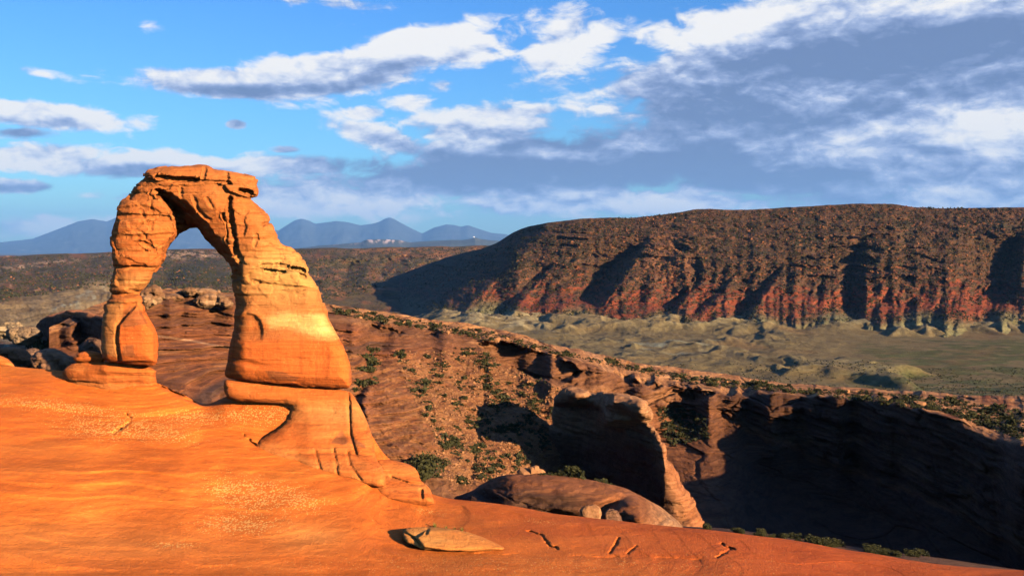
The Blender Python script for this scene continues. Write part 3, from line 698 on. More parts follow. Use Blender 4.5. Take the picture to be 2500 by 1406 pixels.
c = mixc(c, (0.26, 0.078, 0.028), left * .9 * sst(-.4, .3, n)); c = mixc(c, (0.34, 0.13, 0.05), left * sst(.1, .3, fbm(X0 * .03, bed * 1.2, Ysm * .02, o=5)) * .8)
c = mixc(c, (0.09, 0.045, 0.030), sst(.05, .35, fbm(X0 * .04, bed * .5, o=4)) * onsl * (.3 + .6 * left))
c = mixc(c, (0.42, 0.175, 0.068), onb * sst(-.5, .1, n2)); c = mixc(c, (0.12, 0.055, 0.03), onb * sst(.02, .25, fbm(X0 * .03, bed * 1.6, Ysm * .06, o=4)) * .8)
c = mixc(c, (0.30, 0.12, 0.045), cen * sst(-.3, .3, n2 + .5 * n) * .9)
c = mixc(c, (0.50, 0.22, 0.09), onb * sst(.0, .3, fbm(X0 * .02 + 7, bed * 2.2, Ysm * .05, o=4)) * .8)
c = mixc(c, (0.20, 0.06, 0.025), onb * sst(2000, 2200, PX) * sst(.0, .3, n))
c = mixc(c, (0.17, 0.065, 0.028), oncl * .8)
c = mixc(c, (0.36, 0.15, 0.06), (oncl + .4 * onb) * sst(.05, .35, fbm(X0 * .06, Z0 * .2, Ysm * .05 + 4, o=4)) * .8)
c = mixc(c, (0.030, 0.014, 0.009), sst(1650, 1850, PX) * (onsl + oncl * .8) * .85)  # alcove side painted darker to deepen the shadow there
c = mixc(c, (0.33, 0.11, 0.045), gauss(PX, py, 890, 985, 25, 50, 10) * .9)
lite = linesd(PX, py, [(385, 820), (470, 832), (560, 850)]); c = mixc(c, (0.45, 0.22, 0.11), sst(3.5, 1.5, lite) * .8)
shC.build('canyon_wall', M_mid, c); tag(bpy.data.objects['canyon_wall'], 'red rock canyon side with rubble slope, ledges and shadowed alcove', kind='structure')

# ================================================================== left gully ground
px = np.arange(-520, 300, 3.0)
st = {-520: [(840, 300), (880, 190), (960, 120), (1100, 90)], -100: [(805, 290), (850, 190), (930, 120), (1100, 90)], 100: [(800, 250), (850, 180), (930, 118), (1100, 90)], 300: [(790, 220), (850, 165), (960, 118), (1100, 90)]}
py, Y = knot_sheet(px, st, [24, 36, 16]); PX = px[None] + 0 * py; Ys = blur_rows(Y, 4)
Ys += fbm(PX * .02, py * .03, o=5) * 9
shG = Sheet(px, py, Ys, back=[(10, 2), (60, 25), (120, 60)])
n = fbm(PX * .03, py * .06, o=4)
c = np.zeros(py.shape + (3,), np.float32) + np.array((0.16, 0.08, 0.04), np.float32); c = mixc(c, (0.25, 0.18, 0.11), sst(0, .4, n))
shG.build('gully_ground', M_mid, c); tag(bpy.data.objects['gully_ground'], 'rubbly brown gully ground left of the arch', kind='structure')

# ================================================================== foreground slab
px = np.arange(-420, 3001, 3.0)
st = {-400: [(886, 108), (905, 103), (1010, 86), (1150, 74), (1406, 62), (1800, 44)],
      0: [(892, 98), (915, 95.5), (1010, 86.5), (1150, 75), (1406, 62), (1800, 44)],
      150: [(905, 95), (925, 93), (1010, 86.8), (1150, 75.5), (1406, 62), (1800, 44)],
      300: [(922, 92.4), (938, 91), (1010, 87), (1150, 77), (1406, 62), (1800, 44)],
      380: [(934, 91.4), (950, 90.2), (1010, 87.3), (1150, 77), (1406, 62), (1800, 44)],
      440: [(960, 91.4), (972, 90.2), (1015, 87.5), (1150, 77), (1406, 62), (1800, 44)],
      500: [(986, 92.5), (992, 90.5), (1020, 88.5), (1150, 78), (1406, 62), (1800, 44)],
      560: [(966, 91.5), (980, 90.3), (1040, 87), (1150, 79), (1406, 62), (1800, 44)],
      700: [(955, 90), (975, 89), (1080, 86), (1150, 80), (1406, 62), (1800, 44)],
      850: [(980, 89), (1000, 88), (1120, 84), (1170, 80.5), (1406, 62.5), (1800, 44)],
      950: [(1120, 86), (1150, 84.5), (1190, 82.5), (1250, 77), (1410, 62.5), (1800, 44)],
      1050: [(1203, 83.5), (1213, 82.5), (1240, 80.2), (1300, 74), (1410, 62.5), (1800, 44)],
      1200: [(1227, 81), (1235, 80), (1260, 77.8), (1310, 72.5), (1410, 62.5), (1800, 44)],
      1400: [(1259, 77.5), (1267, 76.5), (1285, 74.8), (1330, 70), (1412, 62.5), (1800, 44)],
      1700: [(1290, 73), (1298, 72), (1315, 70.5), (1350, 67.5), (1415, 62), (1800, 44)],
      1900: [(1313, 71), (1320, 70), (1335, 68.6), (1365, 66), (1420, 61.5), (1800, 44)],
      2100: [(1346, 69), (1352, 68), (1365, 66.8), (1388, 65), (1430, 61), (1800, 44)],
      2300: [(1378, 66.5), (1383, 65.6), (1393, 64.6), (1410, 63), (1450, 60), (1800, 44)],
      2500: [(1392, 65), (1397, 64.2), (1406, 63.2), (1425, 61.5), (1465, 58), (1800, 44)],
      3000: [(1440, 60), (1446, 59.4), (1460, 58.4), (1480, 57), (1520, 54), (1800, 44)]}
def jit2(I, px):
    J = I.copy(); J[:, 0, 0] += fbm(px * .01, px * 0, o=4) * 2.0; J[:, :, 0] = np.maximum.accumulate(J[:, :, 0] + np.arange(6)[None] * .01, 1); return J
py, Y = knot_sheet(px, st, [16, 50, 66, 96, 30], jit2)
Yd = blur_rows(Y, 12); PX = px[None] + 0 * py
X0 = (PX - CX) / F * Yd; Z0 = (CY - py) / F * Yd
edge = sst(0, 18, py - py[0:1])
bed = Z0 + X0 * .05 + fbm(X0 * .05, Yd * .05, o=3) * .8
u1 = (bed * .55) % 1; u2 = (bed * 1.7 + .3) % 1
Yd += ((sst(0, .8, u1) * sst(1, .86, u1) - .5) * .40 * sst(-.3, .3, fbm(X0 * .06 + 3, Yd * .06, o=2)) + (sst(0, .75, (bed * 4.3 + fbm(X0 * .1, Yd * .08, o=2)) % 1) - .5) * .05 + (sst(0, .8, u2) * sst(1, .86, u2) - .5) * .20 * sst(-.1, .4, fbm(X0 * .09, Yd * .09 + 5, o=2))) * edge
Yd += (fbm(X0 * .06, Z0 * .35, Yd * .05, o=4) * 1.1 + fbm(X0 * .25, Z0 * 1.2, Yd * .2, o=4) * .22) * edge
def groove(pts, w, d):
    global Yd
    Yd = Yd + d * np.exp(-(linesd(PX + fbm(PX * .05, py * .05, o=3) * 9, py + fbm(PX * .06, py * .06 + 7, o=3) * 6, pts) / w) ** 2) * sst(-.5, .1, fbm(PX * .02, py * .05, o=3))
def lip(pts, w, d):
    """shallow exfoliation edge: the slab above the line stands proud"""
    global Yd
    yl = np.interp(PX, [p[0] for p in pts], [p[1] for p in pts]) + fbm(PX * .012, PX * 0 + w, o=5, gain=.6) * 12; s = yl - py
    m = (PX > pts[0][0]) & (PX < pts[-1][0])
    e = sst(pts[0][0], pts[0][0] + 60, PX) * sst(pts[-1][0], pts[-1][0] - 60, PX)
    Yd = Yd + d * np.where(s < 0, np.exp(s / w), np.exp(-s / 5.0)) * e * m * .45 * sst(-.3, .3, fbm(PX * .01 + w, PX * 0, o=3))
groove([(1290, 1296), (1318, 1305), (1335, 1320), (1345, 1332), (1362, 1340)], 2.3, .55)
groove([(1512, 1312), (1505, 1322), (1490, 1347)], 2.3, .6); groove([(1552, 1332), (1534, 1352)], 2.0, .4)
groove([(1762, 1328), (1782, 1337), (1792, 1339)], 2.8, .6); groove([(1782, 1341), (1768, 1348), (1748, 1358)], 2.3, .5)
groove([(985, 1318), (1000, 1330), (1030, 1337)], 3, 1.0)
groove([(275, 1055), (305, 1040), (322, 1025), (310, 1010)], 2.6, .8)
groove([(385, 938), (420, 955), (450, 970), (500, 988)], 3.0, 1.2)
groove([(596, 1062), (612, 1080), (625, 1086)], 2.4, .8)
lip([(470, 1142), (560, 1150), (640, 1150), (780, 1158)], 14, .8)
lip([(940, 1335), (1200, 1352), (1500, 1358), (1750, 1366)], 12, .9)
lip([(650, 1355), (800, 1345), (930, 1330)], 14, .5)
shS = Sheet(px, py, Yd, back=[(.5, .15), (2.0, 1.6), (4.5, 8), (7, 22), (10, 45)])
n = fbm(X0 * .05, Z0 * .4, Yd * .04, o=5); n2 = fbm(X0 * .3, Z0 * 2.2 + 4, Yd * .2, o=4, gain=.6)
c = np.zeros(py.shape + (3,), np.float32) + np.array((0.62, 0.134, 0.018), np.float32)
c = mixc(c, (0.64, 0.168, 0.026), sst(-.1, .35, n) * .6)
c = mixc(c, (0.52, 0.098, 0.018), sst(.0, .4, n2) * .35)
c = mixc(c, (0.46, 0.076, 0.016), sst(900, 1900, PX + (py - 1300) * -2) * .85)
c = mixc(c, (0.64, 0.20, 0.042), gauss(PX, py, 300, 1330, 380, 60) * .5 + gauss(PX, py, 760, 1310, 90, 35) * .8)
spk = .35 * gauss(PX, py, 600, 1205, 85, 34, 10) + .35 * gauss(PX, py, 585, 1280, 90, 20) + gauss(PX, py, 250, 1045, 110, 26, 5) + gauss(PX, py, 390, 1055, 90, 18, 10) + gauss(PX, py, 600, 1205, 85, 34, 10) + gauss(PX, py, 720, 1215, 75, 24, 15) + gauss(PX, py, 585, 1280, 90, 20) + gauss(PX, py, 420, 1330, 60, 7) + gauss(PX, py, 130, 990, 160, 14, 6) + gauss(PX, py, 480, 1020, 90, 18, 0) + gauss(PX, py, 650, 1010, 90, 26) * .8 + .22 * gauss(PX, py, 1250, 1380, 600, 30) + .5 * gauss(PX, py, 1060, 1250, 60, 8, 8) + .5 * gauss(PX, py, 1330, 1275, 50, 6, 8) + .18
shS.build('slickrock_slope', M_slab, c, extra=np.clip(1 - spk, 0, 1)); tag(bpy.data.objects['slickrock_slope'], 'sunlit orange slickrock slope in the foreground', kind='structure')

# ================================================================== the arch
ARCH = [(247, 872), (245, 832), (247, 790), (252, 760), (259, 738), (276, 722), (271, 704), (276, 672), (278, 645), (271, 612), (268, 582), (272, 550), (280, 525), (292, 502), (310, 482), (324, 463), (335, 446), (354, 434), (349, 424), (358, 414), (385, 406), (420, 404), (460, 403), (490, 402), (512, 405), (527, 412), (560, 415), (600, 424), (625, 430), (631, 443), (630, 462), (631, 479), (622, 483), (608, 484), (624, 496), (640, 512), (655, 531), (667, 555), (679, 580), (684, 593), (702, 600), (720, 608), (735, 625), (745, 641), (755, 665), (765, 685), (779, 706), (781, 730), (795, 750), (803, 775), (815, 800), (828, 820), (838, 840), (851, 870), (859, 898), (862, 930), (858, 946), (845, 951), (780, 949), (700, 941), (640, 936), (562, 927), (550, 920), (547, 906), (554, 880), (558, 850), (565, 815), (569, 790), (570, 765), (579, 745), (572, 725), (568, 705), (565, 680), (563, 656), (550, 636), (535, 618), (520, 603), (505, 587), (492, 575), (480, 561), (468, 558), (455, 563), (442, 571), (430, 583), (419, 592), (409, 610), (401, 630), (391, 648), (380, 666), (372, 686), (359, 702), (347, 713), (342, 720), (348, 735), (355, 755), (368, 780), (383, 805), (388, 830), (387, 868), (385, 889), (370, 897), (330, 894), (290, 888), (260, 884)]
recess = [(376, 462), (420, 474), (462, 500), (500, 545), (540, 598), (592, 650), (590, 680), (560, 690), (500, 640), (455, 590), (425, 590), (408, 625), (392, 668), (386, 664), (398, 628), (408, 598), (430, 575), (432, 560), (424, 530), (404, 502), (386, 482)]
YA = 90.0
def arch_front(px, py):
    f = 2.3 + .5 * sst(560, 700, px) * sst(600, 900, py)
    rc = polysd(px, py, recess); ds = linesd(px, py, [(372, 456), (420, 470), (462, 497), (502, 543), (542, 597), (596, 652)]); f = f - sst(1, -6, rc) * (.2 + 4.3 * np.clip(ds / 46, 0, 1))
    f += .7 * gauss(px, py, 340, 560, 60, 90)           # left lobe bulges
    f += .9 * gauss(px, py, 520, 500, 70, 40, 30) + .8 * gauss(px, py, 620, 600, 50, 90)
    cap = polysd(px, py, [(340, 395), (560, 405), (640, 425), (640, 490), (600, 484), (560, 470), (545, 450), (470, 440), (345, 438)])
    f += .55 * sst(3, -3, cap)
    f -= .9 * np.exp(-(linesd(px, py, [(385, 432), (430, 438), (480, 440)]) / 4) ** 2) + .5 * np.exp(-(linesd(px, py, [(480, 441), (560, 446)]) / 3) ** 2)
    f -= .9 * np.exp(-(linesd(px, py, [(585, 466), (618, 473)]) / 3.5) ** 2)
    f -= .35 * np.exp(-(linesd(px, py, [(500, 408), (495, 440)]) / 3) ** 2) + .3 * np.exp(-(linesd(px, py, [(553, 418), (554, 442)]) / 2.5) ** 2)
    f -= .75 * np.exp(-(linesd(px, py, [(562, 484), (561, 530), (568, 575), (576, 615), (590, 645)]) / 4.2) ** 2)
    f -= .45 * np.exp(-(linesd(px, py, [(546, 525), (556, 545), (560, 590)]) / 3) ** 2)
    for ln in ([(470, 478), (485, 520), (510, 540)], [(505, 485), (520, 505)], [(440, 460), (446, 490)], [(626, 575), (622, 600)], [(372, 470), (368, 560)], [(345, 515), (360, 545)]):
        f -= .22 * np.exp(-(linesd(px, py, ln) / 3.2) ** 2)
    for ln, d in (([(285, 525), (420, 532)], .35), ([(275, 578), (330, 580), (420, 575)], .3), ([(272, 612), (340, 618), (400, 612)], .22), ([(280, 652), (385, 655)], .5), ([(345, 590), (378, 612)], .3),
                  ([(640, 646), (700, 650), (745, 660)], .45), ([(650, 660), (690, 662)], .5), ([(715, 652), (740, 660)], .6), ([(735, 670), (746, 676)], .5), ([(620, 690), (690, 700), (770, 706)], .3), ([(660, 598), (720, 612)], .3),
                  ([(665, 536), (655, 545)], .3), ([(640, 548), (668, 543)], .4)):
        f -= d * np.exp(-(linesd(px, py, ln) / 3.0) ** 2)
    # left leg: neck and lower block
    f -= .9 * np.exp(-(linesd(px, py, [(262, 716), (300, 718), (345, 716)]) / 5) ** 2)
    f -= .7 * sst(700, 860, py) * sst(450, 400, px); f += .4 * sst(715, 730, py) * sst(450, 400, px)
    f -= .28 * np.exp(-(linesd(px, py, [(292, 880), (284, 830), (288, 790), (310, 765), (332, 740)]) / 3.5) ** 2)
    f += .35 * sst(2, -3, polysd(px, py, [(292, 885), (286, 830), (290, 792), (312, 765), (336, 745), (360, 790), (380, 810), (380, 885)]))
    # right leg: alcove and hollow
    al = polysd(px, py, [(560, 835), (566, 780), (600, 762), (622, 768), (636, 785), (641, 805), (640, 830), (620, 838)])
    f -= .4 * sst(3, -9, al) * sst(860, 800, py)
    f -= 1.4 * gauss(px, py, 578, 745, 12, 16)
    f -= .35 * gauss(px, py, 600, 885, 35, 6, 10)
    # varying bands
    f += .35 * sst(640, 652, py) * sst(560, 600, px) + .35 * sst(745, 775, py) * sst(540, 600, px) + .3 * sst(800, 850, py) * sst(540, 600, px)
    return f
def arch_back(px, py):
    return 2.6 + .8 * sst(600, 900, py) - 1.0 * sst(500, 420, py) + 2.4 * sst(14, -2, polysd(px, py, recess))
def arch_warp(px, py):
    return px + fbm(px * .04, py * .09, o=3) * 3.0, py + fbm(px * .03 + 9, py * .05, o=3) * 1.5
_psd = polysd
V, Q = rock_solid(ARCH, YA, 0.10, arch_front, arch_back, R=1.5, warp=arch_warp)
V[:, 0] *= V[:, 1] / YA; V[:, 2] *= V[:, 1] / YA
V = V - vnormals(V, Q) * .08 * np.array([1, .2, 1], np.float32)
def weather(V, Q, amp=1.0, beds=1.0, dip=0.0, s=1.0, block=1.0):
    N = vnormals(V, Q); x, y, z = V.T * s
    b = z + x * dip + fbm(x * .15, y * .15, z * .2, o=3) * .5
    led = fbm(x * .10, y * .10, b * .9, o=5, gain=.62)
    led2 = sst(.25, .5, perlin(x * .10 + 4, y * .10, b * 3.1)) * -1.0
    wx_ = fbm(x * .3, y * .3, z * .3, o=3) * .8
    _, e1, r1 = worley(x * .30 + wx_, y * .30, b * .62 + wx_); _, e2, r2 = worley(x * .8 + 5, y * .8 + wx_, b * 1.7)
    mk = sst(-.1, .35, fbm(x * .2 + 9, y * .2, z * .2, o=3))
    blk = (r1 - .5) * .50 - sst(.07, .0, e1) * .26 * mk + (r2 - .5) * .10 * mk - sst(.06, .0, e2) * .08 * mk
    nn = fbm(x * .45, y * .45, z * .6, o=5, gain=.55)
    horiz = np.sqrt(np.clip(1 - N[:, 2] ** 2, 0, 1))
    d = (led * .22 + led2 * .16) * beds * horiz + nn * .27 * amp + blk * block * amp
    return V + N * (d / s)[:, None]
pxv, pyv = topx(V)
V2 = weather(V, Q, amp=1.0, beds=(.8 + .7 * sst(495, 460, pyv)) * (1 - .55 * gauss(pxv, pyv, 330, 590, 120, 120)), block=(.25 * gauss(pxv, pyv, 340, 570, 90, 100) + .58) * (1 - .5 * sst(450, 435, pyv)) + .25 * gauss(pxv, pyv, 590, 560, 60, 80))
# smoother lower blocks
sm = (sst(735, 780, pyv) * .80 + gauss(pxv, pyv, 330, 640, 60, 60) * .3)[:, None]; V = lerp(V2, V, sm).astype(np.float32)
pxv, pyv = topx(V); x, y, z = V.T
n = fbm(x * .12, y * .12, z * .9, o=5); n2 = fbm(x * .5, y * .5, z * 2.4, o=4)
c = np.zeros((len(V), 3), np.float32) + np.array((0.48, 0.118, 0.024), np.float32)
c = mixc(c, (0.54, 0.165, 0.040), sst(-.15, .3, n2) * .6)
c = mixc(c, (0.33, 0.10, 0.028), sst(.05, .4, n) * .5)
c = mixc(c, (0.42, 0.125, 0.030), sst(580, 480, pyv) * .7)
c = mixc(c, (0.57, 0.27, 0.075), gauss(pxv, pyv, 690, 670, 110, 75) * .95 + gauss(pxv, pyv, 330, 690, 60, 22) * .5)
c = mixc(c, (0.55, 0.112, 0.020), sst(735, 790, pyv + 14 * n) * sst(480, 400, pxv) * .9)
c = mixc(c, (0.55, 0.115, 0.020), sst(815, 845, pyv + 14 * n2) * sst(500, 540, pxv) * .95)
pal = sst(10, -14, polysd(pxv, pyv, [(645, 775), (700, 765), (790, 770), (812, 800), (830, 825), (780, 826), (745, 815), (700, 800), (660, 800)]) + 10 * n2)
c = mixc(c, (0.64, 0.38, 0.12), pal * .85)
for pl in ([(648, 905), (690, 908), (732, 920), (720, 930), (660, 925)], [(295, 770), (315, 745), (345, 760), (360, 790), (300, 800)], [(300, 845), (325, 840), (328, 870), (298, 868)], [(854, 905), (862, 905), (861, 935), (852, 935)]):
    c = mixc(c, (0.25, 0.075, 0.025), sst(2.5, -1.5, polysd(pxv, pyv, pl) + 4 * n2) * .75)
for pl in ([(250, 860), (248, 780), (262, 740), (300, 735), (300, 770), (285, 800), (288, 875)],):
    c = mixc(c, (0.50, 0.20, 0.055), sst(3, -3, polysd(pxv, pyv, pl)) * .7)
spk = pal * .5 + .12 + gauss(pxv, pyv, 700, 690, 80, 60) * .15
archE = empty('rock_arch', at(560, 940, YA)); tag(archE, 'tall orange sandstone arch standing free on the slickrock rim', 'rock arch')
def split_parts(root, V, Q, colr, extra, mat, regions):
    ctr = V[Q].mean(1); cpx, cpy = topx(ctr); left_ = np.ones(len(Q), bool); org = np.array(root.location, np.float32)
    for (nm, test) in regions:
        m = left_ & test(cpx, cpy); left_ &= ~m
        if not m.any(): continue
        q = Q[m]; ids, inv = np.unique(q, return_inverse=True)
        me = mesh_from(nm, V[ids] - org, inv.reshape(q.shape), colr[ids], True, None if extra is None else extra[ids])
        # keep the shading of the whole rock across the seams
        link(nm, me, mat, root)
bedline = lambda px: np.interp(px, [340, 480, 560, 600, 640], [437, 441, 447, 484, 490])
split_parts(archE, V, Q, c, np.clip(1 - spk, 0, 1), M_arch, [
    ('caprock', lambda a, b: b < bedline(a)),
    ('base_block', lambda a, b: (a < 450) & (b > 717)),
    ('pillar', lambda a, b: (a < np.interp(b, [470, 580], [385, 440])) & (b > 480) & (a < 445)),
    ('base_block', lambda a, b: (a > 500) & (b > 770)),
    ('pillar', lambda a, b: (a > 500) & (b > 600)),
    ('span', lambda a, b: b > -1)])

# pedestals
def simple_rock(name, poly, Y0, h, front, back, mat, colr, label, cat, R=.8, amp=.6, beds=.6, dip=0.0, s=1.0, block=.22, extra=None, warp=None, group=None, hook=None, sm=1, carve=None, persp=True):
    V, Q = rock_solid(poly, Y0, h, front if callable(front) else (lambda a, b: front + 0 * a), back if callable(back) else (lambda a, b: back + 0 * a), R=R, warp=warp, sm=sm, carve=carve)
    if persp:      # outline follows the true distance of each point
        k_ = V[:, 1] / Y0; V[:, 0] *= k_; V[:, 2] *= k_
    V = weather(V, Q, amp, beds, dip, s, block)
    pxv, pyv = topx(V); x, y, z = V.T
    n = fbm(x * .2 * s, y * .2 * s, z * 1.0 * s, o=4)
    c = np.zeros((len(V), 3), np.float32) + np.array(colr[0], np.float32); c = mixc(c, colr[1], sst(-.1, .35, n))
    if hook: c = hook(c, pxv, pyv, V, n)
    cx_, cy_ = V[:, 0].mean(), V[:, 1].mean(); org = np.array([cx_, cy_, V[:, 2].min()], np.float32)
    me = mesh_from(name, V - org, Q, c, True, None if extra is None else np.full(len(V), extra)); o = link(name, me, mat, loc=org.tolist())
    tag(o, label, cat, group); return o
OR = ((0.56, 0.128, 0.024), (0.58, 0.165, 0.036))
def boot_front(px, py):
    f = 1.7 + np.interp(py, [945, 1000, 1060, 1100, 1150, 1200], [0.3, 0.9, 3.2, 4.6, 7.2, 9])
    f += .5 * gauss(px, py, 690, 1085, 70, 40) - .45 * sst(760, 715, px) * sst(970, 1000, py)
    f -= .45 * np.exp(-(linesd(px, py, [(851, 955), (853, 1000), (856, 1060), (870, 1110)]) / 3) ** 2)
    for ln in ([(770, 1100), (782, 1150)], [(815, 1095), (824, 1160)], [(848, 1105), (854, 1135), (880, 1170)], [(700, 1108), (800, 1104), (905, 1110)]):
        f -= .26 * np.exp(-(linesd(px, py, ln) / 3) ** 2)
    f -= .5 * gauss(px, py, 835, 1065, 30, 10, -10)
    return f
def boot_col(c, px, py, V, n):
    c = mixc(c, (0.54, 0.25, 0.07), gauss(px, py, 840, 1010, 80, 30) * .6)
    for pl in ([(808, 1080), (835, 1048), (850, 1078), (845, 1086)], [(854, 1065), (890, 1085), (895, 1095), (856, 1082)]):
        c = mixc(c, (0.28, 0.085, 0.03), sst(2, -2, polysd(px, py, pl)) * .8)
    return c
simple_rock('rock_pedestal', [(552, 925), (700, 938), (850, 950), (872, 978), (886, 1005), (897, 1035), (907, 1065), (914, 1095), (917, 1120), (936, 1142), (942, 1175), (938, 1192), (880, 1180), (800, 1160), (700, 1128), (640, 1112), (621, 1098), (624, 1080), (650, 1062), (690, 1040), (706, 1015), (710, 985), (640, 985), (560, 975), (546, 955), (546, 935)], 89.6, .12,
            boot_front, 3.2, M_arch, OR, 'smooth orange rock pedestal under the right leg of the arch', 'rock', R=1.1, amp=.35, beds=.35, extra=.85, hook=boot_col)
simple_rock('rock_pedestal', [(150, 912), (158, 898), (178, 888), (215, 882), (300, 886), (383, 898), (382, 925), (388, 975), (300, 975), (170, 950)], 91.4, .12,
            lambda a, b: np.interp(b, [885, 905, 935, 960], [1.7, 1.5, 0.9, 0.9]) + np.interp(a, [150, 260], [-1.5, 0]), 3.0, M_arch, OR, 'low orange rock ledge under the left leg of the arch', 'rock', R=1.2, amp=.6, beds=.9, extra=.9)
simple_rock('balanced_rock', [(182, 875), (190, 864), (215, 856), (240, 858), (254, 868), (255, 882), (235, 888), (190, 886)], 91.8, .08, 1.2, 1.2, M_arch, OR, 'small rounded orange rock sitting left of the arch on the ledge', 'rock', R=1.0, amp=.4, beds=1.2)
simple_rock('boulder', [(-60, 900), (-40, 872), (-10, 865), (15, 873), (32, 888), (36, 900)], 99, .1, 1.5, 1.8, M_arch, OR, 'rounded orange boulder at the left edge of the slope', 'boulder', R=1.2, amp=.4)
def toe_front(px, py):
    f = .8 + np.interp(py, [1120, 1160, 1215], [0, 1.2, 4.2]); f -= .5 * np.exp(-(linesd(px, py, [(955, 1165), (1000, 1180), (1035, 1182)]) / 3) ** 2); f -= .4 * np.exp(-(linesd(px, py, [(1028, 1195), (1030, 1215)]) / 3) ** 2)
    return f
simple_rock('rock_block', [(915, 1125), (930, 1120), (975, 1126), (1008, 1138), (1022, 1155), (1026, 1172), (1042, 1185), (1056, 1208), (1060, 1235), (1000, 1235), (930, 1215), (905, 1180)], 84.5, .1, toe_front, 2.0, M_arch, OR,
            'broad orange rock block at the right toe of the arch pedestal', 'rock', R=.9, amp=.4, beds=.6)
def flat_front(px, py):
    f = 1.2 + np.interp(py, [1285, 1345], [0, 3.2]); f -= .5 * np.exp(-(linesd(px, py, [(986, 1298), (1020, 1318), (1032, 1335)]) / 2.5) ** 2) + .4 * np.exp(-(linesd(px, py, [(1045, 1290), (1040, 1303)]) / 2.5) ** 2)
    f += .5 * sst(2, -3, polysd(px, py, [(1016, 1312), (1045, 1290), (1110, 1290), (1200, 1318), (1236, 1342), (1100, 1345), (1030, 1335)])); return f
simple_rock('rock_slab', [(982, 1297), (995, 1288), (1030, 1286), (1060, 1287), (1110, 1292), (1150, 1302), (1190, 1315), (1225, 1330), (1238, 1341), (1180, 1346), (1040, 1343), (1010, 1330), (988, 1322)], 72.5, .08, flat_front, 1.2, M_arch, ((0.64, 0.20, 0.042), (0.64, 0.24, 0.055)),
            'pale flat rock slab lying on the orange slope with grass tufts behind', 'rock slab', R=.5, amp=.25, beds=.3)

# ================================================================== fin, dome and butte
FIN = [(1362, 962), (1385, 948), (1400, 945), (1425, 950), (1445, 962), (1480, 958), (1530, 963), (1565, 975), (1585, 993), (1595, 1015), (1592, 1028), (1580, 1035), (1600, 1045), (1615, 1075), (1626, 1100), (1630, 1120), (1645, 1140), (1655, 1160), (1665, 1185), (1685, 1205), (1700, 1235), (1712, 1270), (1722, 1300), (1722, 1360), (1330, 1360), (1290, 1250), (1310, 1180), (1322, 1140), (1335, 1090), (1345, 1030), (1352, 990)]
def fin_depth(px):   # the blade runs away to the left
    return (px - 1620) * -.085
def fin_front(px, py):
    base = -np.interp(px, [1300, 1420, 1620, 1720], [42, 30, 2, 0])
    cr = np.interp(py, [940, 1030, 1060, 1110, 1160, 1220, 1300], [1530, 1560, 1585, 1605, 1622, 1645, 1672])    # lit right end
    f = 4.0 + base - 6.5 * sst(0, 75, px - cr) * np.clip((px - cr) / 60, 0, 1)
    lw = np.interp(px, [1300, 1400, 1500, 1620, 1720], [985, 990, 1010, 1030, 1040])
    f -= 1.6 * np.exp(-((py - lw) / 12) ** 2) * sst(1600, 1560, px)
    f -= 1.2 * np.exp(-(linesd(px, py, [(1440, 955), (1440, 985)]) / 8) ** 2)
    f += 5.0 * gauss(px, py, 1412, 966, 28, 18) + 4.6 * gauss(px, py, 1562, 998, 36, 26) + 3.2 * gauss(px, py, 1490, 982, 45, 16)
    f += np.clip(1600 - px, 0, 120) * .095 * sst(1042, 1026, py) * sst(1465, 1500, px) + (3.0 + np.clip(1440 - px, 0, 80) * .08) * sst(992, 980, py) * sst(1455, 1435, px)
    f += fbm(px * .02, py * .02, o=4) * 1.6
    for l in (1108, 1122): f -= .7 * np.exp(-((py - l) / 5) ** 2) * sst(1580, 1600, px)
    return f
def fin_back(px, py): return np.interp(px, [1300, 1420, 1620, 1720], [43, 32, 8, 4]) + 0 * py
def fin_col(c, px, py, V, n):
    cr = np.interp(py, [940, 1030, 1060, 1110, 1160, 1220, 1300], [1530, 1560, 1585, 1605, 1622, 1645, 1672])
    c = mixc(c, (0.055, 0.022, 0.012), sst(1035, 1060, py) * sst(10, -25, px - cr) * .95)  # shade painted in: left face darkened to deepen its shadow
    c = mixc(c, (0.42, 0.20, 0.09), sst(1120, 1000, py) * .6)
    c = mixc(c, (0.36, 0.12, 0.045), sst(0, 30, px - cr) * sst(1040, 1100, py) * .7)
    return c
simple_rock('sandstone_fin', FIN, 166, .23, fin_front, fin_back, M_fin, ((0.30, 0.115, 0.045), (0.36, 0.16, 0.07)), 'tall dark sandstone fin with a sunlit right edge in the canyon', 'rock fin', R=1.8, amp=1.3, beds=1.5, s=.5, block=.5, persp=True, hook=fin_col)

DOME = [(1050, 1330), (1100, 1215), (1150, 1200), (1175, 1182), (1210, 1165), (1250, 1156), (1300, 1153), (1350, 1160), (1410, 1167), (1470, 1176), (1520, 1190), (1560, 1207), (1600, 1232), (1640, 1258), (1672, 1288), (1690, 1330), (1690, 1400), (1050, 1400)]
def dome_front(px, py):
    top = np.interp(px, [1050, 1150, 1250, 1400, 1560, 1672], [1290, 1195, 1156, 1166, 1207, 1288])
    f = np.sqrt(np.clip((py - top) / 110, 0, 1)) * 7.5 - 1 + np.interp(px, [1100, 1400, 1700], [-2, 1.5, 6])
    f += 2.6 * gauss(px, py, 1560, 1262, 50, 26, 35) - 2.8 * gauss(px, py, 1480, 1238, 55, 14, -30) - 2.5 * gauss(px, py, 1390, 1262, 90, 11, 4) - 2.4 * gauss(px, py, 1190, 1215, 40, 14, 40)
    f += fbm(px * .02, py * .05, o=4) * .9
    return f
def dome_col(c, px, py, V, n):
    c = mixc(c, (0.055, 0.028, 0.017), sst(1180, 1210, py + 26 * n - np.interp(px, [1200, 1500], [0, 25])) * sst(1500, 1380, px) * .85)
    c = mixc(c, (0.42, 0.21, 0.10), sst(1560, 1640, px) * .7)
    return c
